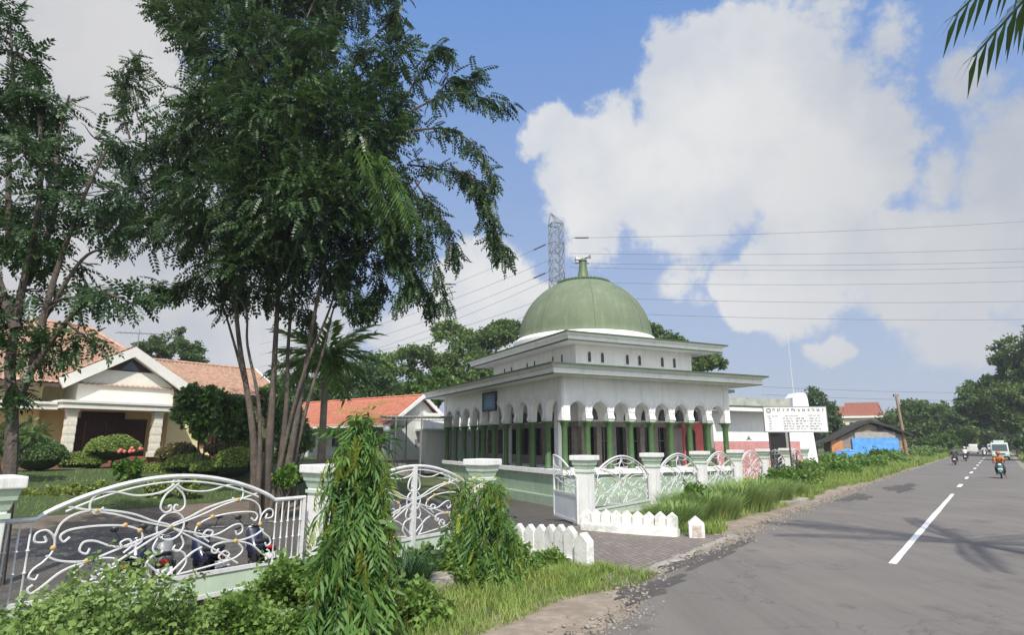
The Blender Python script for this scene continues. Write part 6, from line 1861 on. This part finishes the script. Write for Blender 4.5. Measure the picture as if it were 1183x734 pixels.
def torus(mb, c, R_, r_, n=22, k=8):
    vs = []; fs = []
    for i in range(n):
        a = 2 * math.pi * i / n
        for j in range(k):
            b = 2 * math.pi * j / k
            vs.append((c[0] + (R_ + r_ * math.cos(b)) * math.cos(a), c[1] + r_ * math.sin(b) * 1.1, c[2] + (R_ + r_ * math.cos(b)) * math.sin(a)))
    for i in range(n):
        for j in range(k):
            fs.append((i * k + j, ((i + 1) % n) * k + j, ((i + 1) % n) * k + (j + 1) % k, i * k + (j + 1) % k))
    return mb.add(vs, fs)


def loft(mb, secs):
    """closed skin through cross-sections; each section (x, z_centre, half width, half height)"""
    n = 12; vs = []
    for x, z, w, h in secs:
        for k in range(n):
            a = 2 * math.pi * k / n; c, s = math.cos(a), math.sin(a)
            e = lambda v: math.copysign(abs(v) ** .75, v)
            vs.append((x, w * e(c), z + h * e(s)))
    m = len(secs)
    fs = [(i * n + k, i * n + (k + 1) % n, (i + 1) * n + (k + 1) % n, (i + 1) * n + k) for i in range(m - 1) for k in range(n)]
    fs += [tuple(range(n))[::-1], tuple(range((m - 1) * n, m * n))]
    return mb.add(vs, fs)


def motorbike(label, loc, rz, col, colname, group=None, lean=0.0, steer=0.0):
    """small step-through motorbike, front towards +x, length 1.9 m"""
    t = empty('motorbike', loc, rz, label, 'motorbike', group)
    t.rotation_euler = (lean, 0, rz)
    mb_ = mat('bike_' + colname, col, .25, .05, 3, spec=.6)
    for x in (.62, -.62):
        w = MB().lathe([(.03, -.09), (.05, -.06), (.05, .06), (.03, .09)], 10); w.v = [(x + a, c, .29 + b) for a, b, c in w.v]
        for k in range(5):
            a = 2 * math.pi * k / 5; w.tube([(x, 0, .29), (x + .21 * math.cos(a), 0, .29 + .21 * math.sin(a))], .016, 4)
        torus(w, (x, 0, .29), .215, .018, 20, 6)
        wo = w.build('wheel', M_rim, t)
        torus(MB(), (x, 0, .29), .25, .045).build('tyre', M_tyre, wo, smooth=True)
    f = MB()
    f.tube([(.62, .07, .29), (.50, .07, .62), (.42, .05, .95)], .022, 6).tube([(.62, -.07, .29), (.50, -.07, .62), (.42, -.05, .95)], .022, 6)
    f.tube([(.40, 0, .92), (.36, 0, .98), (.36, -.18, 1.02), (.28, -.34, 1.0)], .014, 6).tube([(.40, 0, .92), (.36, 0, .98), (.36, .18, 1.02), (.28, .34, 1.0)], .014, 6)
    f.tube([(-.62, .1, .29), (-.1, .1, .34)], .025, 6).tube([(-.62, -.1, .29), (-.1, -.1, .34)], .025, 6).tube([(-.62, .13, .32), (-.5, .15, .66)], .028, 6).tube([(-.62, -.13, .32), (-.5, -.15, .66)], .028, 6)
    f.tube([(.35, .0, .62), (.1, 0, .36), (-.2, 0, .36)], .05, 6)
    f.tube([(.05, .17, .26), (-.5, .17, .33), (-.78, .17, .40)], .04, 8)
    f.cbox((-.02, 0, .36), (.34, .22, .2)).tube([(.0, -.25, .27), (.0, .25, .27)], .016, 5)
    f.build('frame', M_black, t)
    b = MB()
    loft(b, [(.55, .74, .02, .03), (.52, .74, .13, .20), (.42, .70, .17, .30), (.36, .62, .16, .28), (.30, .52, .10, .16), (.10, .42, .08, .08)])
    loft(b, [(.06, .52, .06, .10), (-.1, .58, .12, .14), (-.4, .66, .14, .13), (-.75, .74, .10, .08), (-.88, .78, .03, .03)])
    b.build('body', mb_, t, smooth=True)
    for sx, a0, a1 in ((.62, .45, 2.5), (-.62, .3, 2.4)):
        fe = MB(); q = np.linspace(a0, a1, 9)
        vs = []; 
        for a in q:
            for y in (-.065, .065): vs.append((sx + .315 * math.cos(a), y, .29 + .315 * math.sin(a)))
            for y in (.065, -.065): vs.append((sx + .33 * math.cos(a), y, .29 + .33 * math.sin(a)))
        fe.add(vs, [(4 * i + k, 4 * i + (k + 1) % 4, 4 * i + 4 + (k + 1) % 4, 4 * i + 4 + k) for i in range(8) for k in range(4)] + [(0, 1, 2, 3), (32, 33, 34, 35)])
        fe.build('mudguard', M_black if colname == 'black' else mb_, t)
    s = MB(); loft(s, [(.02, .70, .06, .03), (-.12, .73, .12, .05), (-.45, .78, .13, .05), (-.72, .83, .11, .04), (-.80, .84, .05, .02)]); s.build('seat', M_seat, t, smooth=True)
    MB().ball((.56, 0, .90), .10, 8, (.6, 1.0, .8)).build('headlight', M_lamp, t, smooth=True)
    MB().ball((-.86, 0, .74), .06, 7, (.5, 1.3, .8)).build('tail_light', M_taill, t, smooth=True)
    for sy in (-1, 1):
        m = MB().tube([(.33, sy * .22, 1.02), (.32, sy * .30, 1.18)], .008, 5).ball((.31, sy * .31, 1.21), .06, 7, (.35, 1.2, .8)); m.build('mirror', M_black, t)
        MB().tube([(.30, sy * .27, 1.01), (.26, sy * .38, .99)], .02, 6).build('handle_grip', M_black, t)
    MB().box((.665, -.12, .56), (.675, .12, .68)).build('number_plate', M_plate, t)
    MB().box((-.90, -.12, .52), (-.885, .12, .64)).build('number_plate', M_plate, t)
    MB().tube([(-.05, .12, .28), (-.12, .28, .02)], .012, 5).build('side_stand', M_black, t)
    return t


# --------------------------------------------------------------- people
def skin_body(name, joints, edges, mat_, parent=None, lv=2, root=0):
    me = bpy.data.meshes.new(name); me.from_pydata([j[:3] for j in joints], edges, []); me.update()
    o = bpy.data.objects.new(name, me); COL.objects.link(o)
    m = o.modifiers.new('skin', 'SKIN'); m.use_smooth_shade = True
    if not me.skin_vertices: 
        bpy.context.view_layer.objects.active = o
    sv = me.skin_vertices
    if len(sv):
        for i, j in enumerate(joints):
            rr = j[3] if isinstance(j[3], tuple) else (j[3], j[3]); sv[0].data[i].radius = rr; sv[0].data[i].use_root = (i == root)
    o.modifiers.new('sub', 'SUBSURF').levels = lv; o.modifiers['sub'].render_levels = lv
    dg = bpy.context.evaluated_depsgraph_get(); dg.update()
    nm = bpy.data.meshes.new_from_object(o.evaluated_get(dg)); nm.name = name
    bpy.data.objects.remove(o)
    nm.materials.clear(); nm.materials.append(mat_)
    r = bpy.data.objects.new(name, nm); COL.objects.link(r); r.parent = parent
    return r


M_skin = mat('skin_tone', (.33, .19, .12), .6, .05, 5)
M_jean = mat('trousers_dark', (.035, .04, .06), .85, .2, 4)


def rider(label, bike, shirt, helmet_col, hname, lean=.12, back=-.22, group=None, full=True):
    """rider seated on the bike, hands on the grips; local frame of the bike"""
    t = empty('person', bike.location, 0, label, 'person', group)
    t.rotation_euler = bike.rotation_euler
    x = back; hip = .86; sh = (x + lean + .05, 1.36)
    head = (sh[0] + .07, 1.62)
    J = [(x, 0, hip, (.17, .13)), (x + lean * .4, 0, 1.08, (.16, .12)), (sh[0], 0, sh[1], (.17, .11)), (sh[0] + .03, 0, 1.46, .058), (head[0], 0, head[1], (.085, .10)), (head[0] + .01, 0, head[1] + .08, .08)]
    E = [(0, 1), (1, 2), (2, 3), (3, 4), (4, 5)]
    for sy in (-1, 1):
        b = len(J)
        J += [(sh[0], sy * .19, sh[1] + .01, .062), (sh[0] + .16, sy * .30, 1.13, .045), (.22, sy * .335, 1.03, .032), (.285, sy * .335, 1.015, .036)]
        E += [(2, b), (b, b + 1), (b + 1, b + 2), (b + 2, b + 3)]
        b = len(J)
        J += [(x + .04, sy * .11, hip - .02, .10), (.22, sy * .22, .72, .075), (.10, sy * .22, .36, .052), (.10, sy * .22, .30, .045), (.24, sy * .23, .275, .036)]
        E += [(0, b), (b, b + 1), (b + 1, b + 2), (b + 2, b + 3), (b + 3, b + 4)]
    body = skin_body('body', J, E, M_skin, t)
    # clothing follows the body
    Js = [(a[0], a[1], a[2], (a[3][0] + .018, a[3][1] + .018) if isinstance(a[3], tuple) else a[3] + .016) for a in J]
    tJ = [Js[0], Js[1], Js[2], (Js[3][0], 0, 1.42, .075)]; tE = [(0, 1), (1, 2), (2, 3)]
    for k in (6, 15):
        b = len(tJ); a, c = Js[k], Js[k + 1]
        tJ += [a, (c[0], c[1], c[2], .062), (c[0] * .45 + J[k + 2][0] * .55, c[1], c[2] * .45 + J[k + 2][2] * .55, .05)]; tE += [(2, b), (b, b + 1), (b + 1, b + 2)]
    skin_body('shirt', tJ, tE, shirt, t)
    pJ = [(x, 0, hip, (.185, .14))]; pE = []
    for k in (10, 19):
        b = len(pJ); pJ += [Js[k], Js[k + 1], (Js[k + 2][0], Js[k + 2][1], .33, .062)]; pE += [(0, b), (b, b + 1), (b + 1, b + 2)]
    skin_body('trousers', pJ, pE, M_jean, t)
    for sy in (-1, 1): MB().ball((.18, sy * .225, .265), .06, 7, (2.0, .8, .7)).build('shoe', M_black, t, smooth=True)
    hm = mat('helmet_' + hname, helmet_col, .2, .03, 2)
    H = MB(); prof = [(.14 * math.cos(a), .15 * math.sin(a)) for a in np.linspace(-.45, math.pi / 2 - .02, 10)]
    H.lathe(prof, 18, (head[0], 0, head[1] + .05)); H.build('helmet', hm, t, smooth=True)
    MB().ball((head[0] + .075, 0, head[1] + .0), .09, 8, (.75, .95, .7)).build('visor', G_dark, t, smooth=True)
    # face: eyes, nose, mouth under the helmet rim
    fc = MB()
    fc.ball((head[0] + .105, 0, head[1] - .03), .018, 6, (1, .7, 1.4))
    fc.build('nose', M_skin, t, smooth=True)
    return t


bearing = math.atan2(RD[1], RD[0])
GB2 = 'motorbikes riding on the road'
GP2 = 'riders on the road'
b1 = motorbike('nearest ridden motorbike on the right lane, white plate at the front', road_pt(53.2, -.15, .036), bearing + math.pi, (.05, .20, .19), 'teal', GB2)
rider('rider in orange jacket with bent arms on the nearest motorbike', b1, mat('shirt_orange', (.52, .17, .05), .8, .1, 5), (.40, .12, .05), 'orange', .22, group=GP2)
b2_ = motorbike('reddish motorbike on the left lane, closer of the two going away', road_pt(80.5, -3.9, .036), bearing, (.28, .03, .03), 'red', GB2)
rider('rider in dark jacket on the reddish motorbike going away', b2_, mat('shirt_dark', (.04, .045, .05), .85, .15, 4), (.05, .05, .06), 'dark', group=GP2)
b3_ = motorbike('farther motorbike going away on the left lane, nearer the centre line', road_pt(96, -3.5, .036), bearing, (.03, .03, .035), 'black', GB2)
rider('rider in pale shirt on the farther motorbike going away', b3_, mat('shirt_pale', (.62, .60, .58), .85, .1, 4), (.55, .55, .55), 'white', group=GP2)

# parked bikes behind the near gate
GPK = 'motorbikes parked behind the gate'
for (px, Y, rz, col, cn_, lb) in [(205, 10.2, 2.1, (.20, .21, .22), 'silver', 'silver grey motorbike parked behind the lower middle of the near gate'), (262, 10.6, 2.3, (.010, .013, .045), 'blue', 'dark blue motorbike parked right of the silver one behind the gate'),
                                  (318, 11.4, 2.2, (.012, .016, .05), 'navy', 'dark navy motorbike parked at the right end behind the gate, nearest the tree'), (172, 9.8, 2.0, (.010, .013, .045), 'blue', 'dark blue motorbike parked left of the silver one behind the gate')]:
    c = P(px, 600, Y); 
    s_ = (c[:2] - FA) @ FB
    c[:2] += FB * (.95 - s_)
    motorbike(lb, (c[0], c[1], hz(c[0], c[1]) + .02), rz, col, cn_, GPK, lean=-.12).scale = (.93, .93, .93)

# ---------------------------------------------------------------- vehicles
def minibus(label, loc, rz, col, cn_, L_=4.4, W_=1.75, H_=2.25, group=None, rack=False):
    """forward +x, snub nosed van"""
    t = empty('van', loc, rz, label, 'van', group)
    m = mat('van_' + cn_, col, .3, .05, 2, spec=.6)
    w = W_ / 2; hx = L_ / 2
    side = [(-hx, .42), (hx - .05, .42), (hx, .75), (hx - .10, 1.18), (hx - .62, H_ - .18), (hx - .85, H_), (-hx + .2, H_), (-hx, H_ - .25)]
    b = MB(); b.prism([(x, -w, z) for x, z in side], (0, W_, 0)); b.build('body', m, t, bevel=.07, smooth=True)
    n = np.array([math.sin(.45), 0, math.cos(.45)])
    a = MB(); a.prism([(hx - .09, -w + .12, 1.24), (hx - .09, w - .12, 1.24), (hx - .555, w - .16, H_ - .26), (hx - .555, -w + .16, H_ - .26)], (.03, 0, .02)); a.build('windscreen', glass_dark('car_glass', (.05, .065, .075), .08), t)
    for sy in (-1, 1):
        for x0, x1 in ((hx - 1.5, hx - .68), (-.5, hx - 1.6), (-hx + .25, -.6)):
            MB().box((x0, sy * (w + .004) - .004, 1.25), (x1, sy * (w + .004) + .004, H_ - .32)).build('side_window', MATS.get('car_glass') or glass_dark('car_glass'), t)
        MB().ball((hx - .02, sy * (w - .28), .82), .13, 8, (.35, 1.2, .8)).build('headlight', M_lamp, t, smooth=True)
        MB().tube([(hx - .5, sy * w, 1.28), (hx - .42, sy * (w + .16), 1.3)], .02, 5).cbox((hx - .42, sy * (w + .2), 1.32), (.06, .14, .24)).build('mirror', M_black, t)
        for x in (hx - .75, -hx + .8):
            wh = MB().lathe([(.02, -.1), (.18, -.1), (.2, .1), (.02, .11)], 14); wh.v = [(x + p, sy * (w - .1) + q * sy, .31 + r_) for p, r_, q in wh.v]
            wo = wh.build('wheel', M_rim, t); ty = MB(); torus(ty, (x, sy * (w - .1), .31), .24, .08); ty.build('tyre', M_tyre, wo, smooth=True)
    MB().box((hx - .06, -w + .05, .36), (hx + .08, w - .05, .56)).build('bumper', M_black, t, bevel=.03)
    MB().box((hx - .03, -w + .45, .74), (hx + .012, w - .45, .90)).build('grille', M_black, t)
    MB().box((hx + .08, -.25, .40), (hx + .09, .25, .52)).build('number_plate', M_plate, t)
    if rack:
        r = MB()
        for y in (-w + .15, w - .15): r.tube([(hx - 1.0, y, H_ + .22), (-hx + .3, y, H_ + .22)], .025, 5)
        for x in np.linspace(-hx + .35, hx - 1.05, 6): r.tube([(x, -w + .15, H_), (x, -w + .15, H_ + .22), (x, w - .15, H_ + .22), (x, w - .15, H_)], .02, 5)
        r.build('roof_rack', M_galv, t)
        MB().cbox((hx - 1.35, 0, H_ + .16), (.3, 1.1, .26)).build('roof_board', M_plate, t)
    return t


minibus('pale green public van coming towards the camera on the right lane', road_pt(104, .0, .036), bearing + math.pi, (.42, .50, .42), 'pale_green', 4.6, 1.8, 2.3, 'vans and cars far down the road', rack=True)
minibus('white van far down the road left of the green van', road_pt(150, -4.2, .036), bearing, (.70, .70, .68), 'white', 4.2, 1.7, 1.9, 'vans and cars far down the road')
minibus('silver van farthest down the road near the tree crowns', road_pt(172, -1.2, .036), bearing + math.pi, (.45, .46, .47), 'silver', 4.2, 1.7, 1.85, 'vans and cars far down the road')
b4 = motorbike('distant white motorbike just left of the pale green van', road_pt(124, -2.0, .036), bearing + math.pi, (.6, .6, .6), 'white', GB2)
rider('distant rider in white shirt beside the pale green van', b4, mat('shirt_white', (.72, .72, .72), .85, .05, 4), (.05, .05, .05), 'black', group=GP2)
# ------------------------------------------------------------------ air
hm = bpy.data.materials.new('haze_air'); hm.use_nodes = True
_n = hm.node_tree; _n.nodes.remove(_n.nodes['Principled BSDF'])
pv = _n.nodes.new('ShaderNodeVolumePrincipled')
pv.inputs['Color'].default_value = (.86, .91, 1.0, 1); pv.inputs['Density'].default_value = 0.0005; pv.inputs['Anisotropy'].default_value = .2
_n.links.new(pv.outputs[0], _n.nodes['Material Output'].inputs['Volume'])
hb_ = MB().box((-2600, -480, -3), (2600, 2900, 85)).build('haze', hm)
tag(hb_, 'pale humid air over the whole place', kind='stuff')
hb_.display_type = 'WIRE'
SC.cycles.volume_bounces = 0; SC.cycles.volume_step_rate = 4; SC.cycles.volume_max_steps = 64
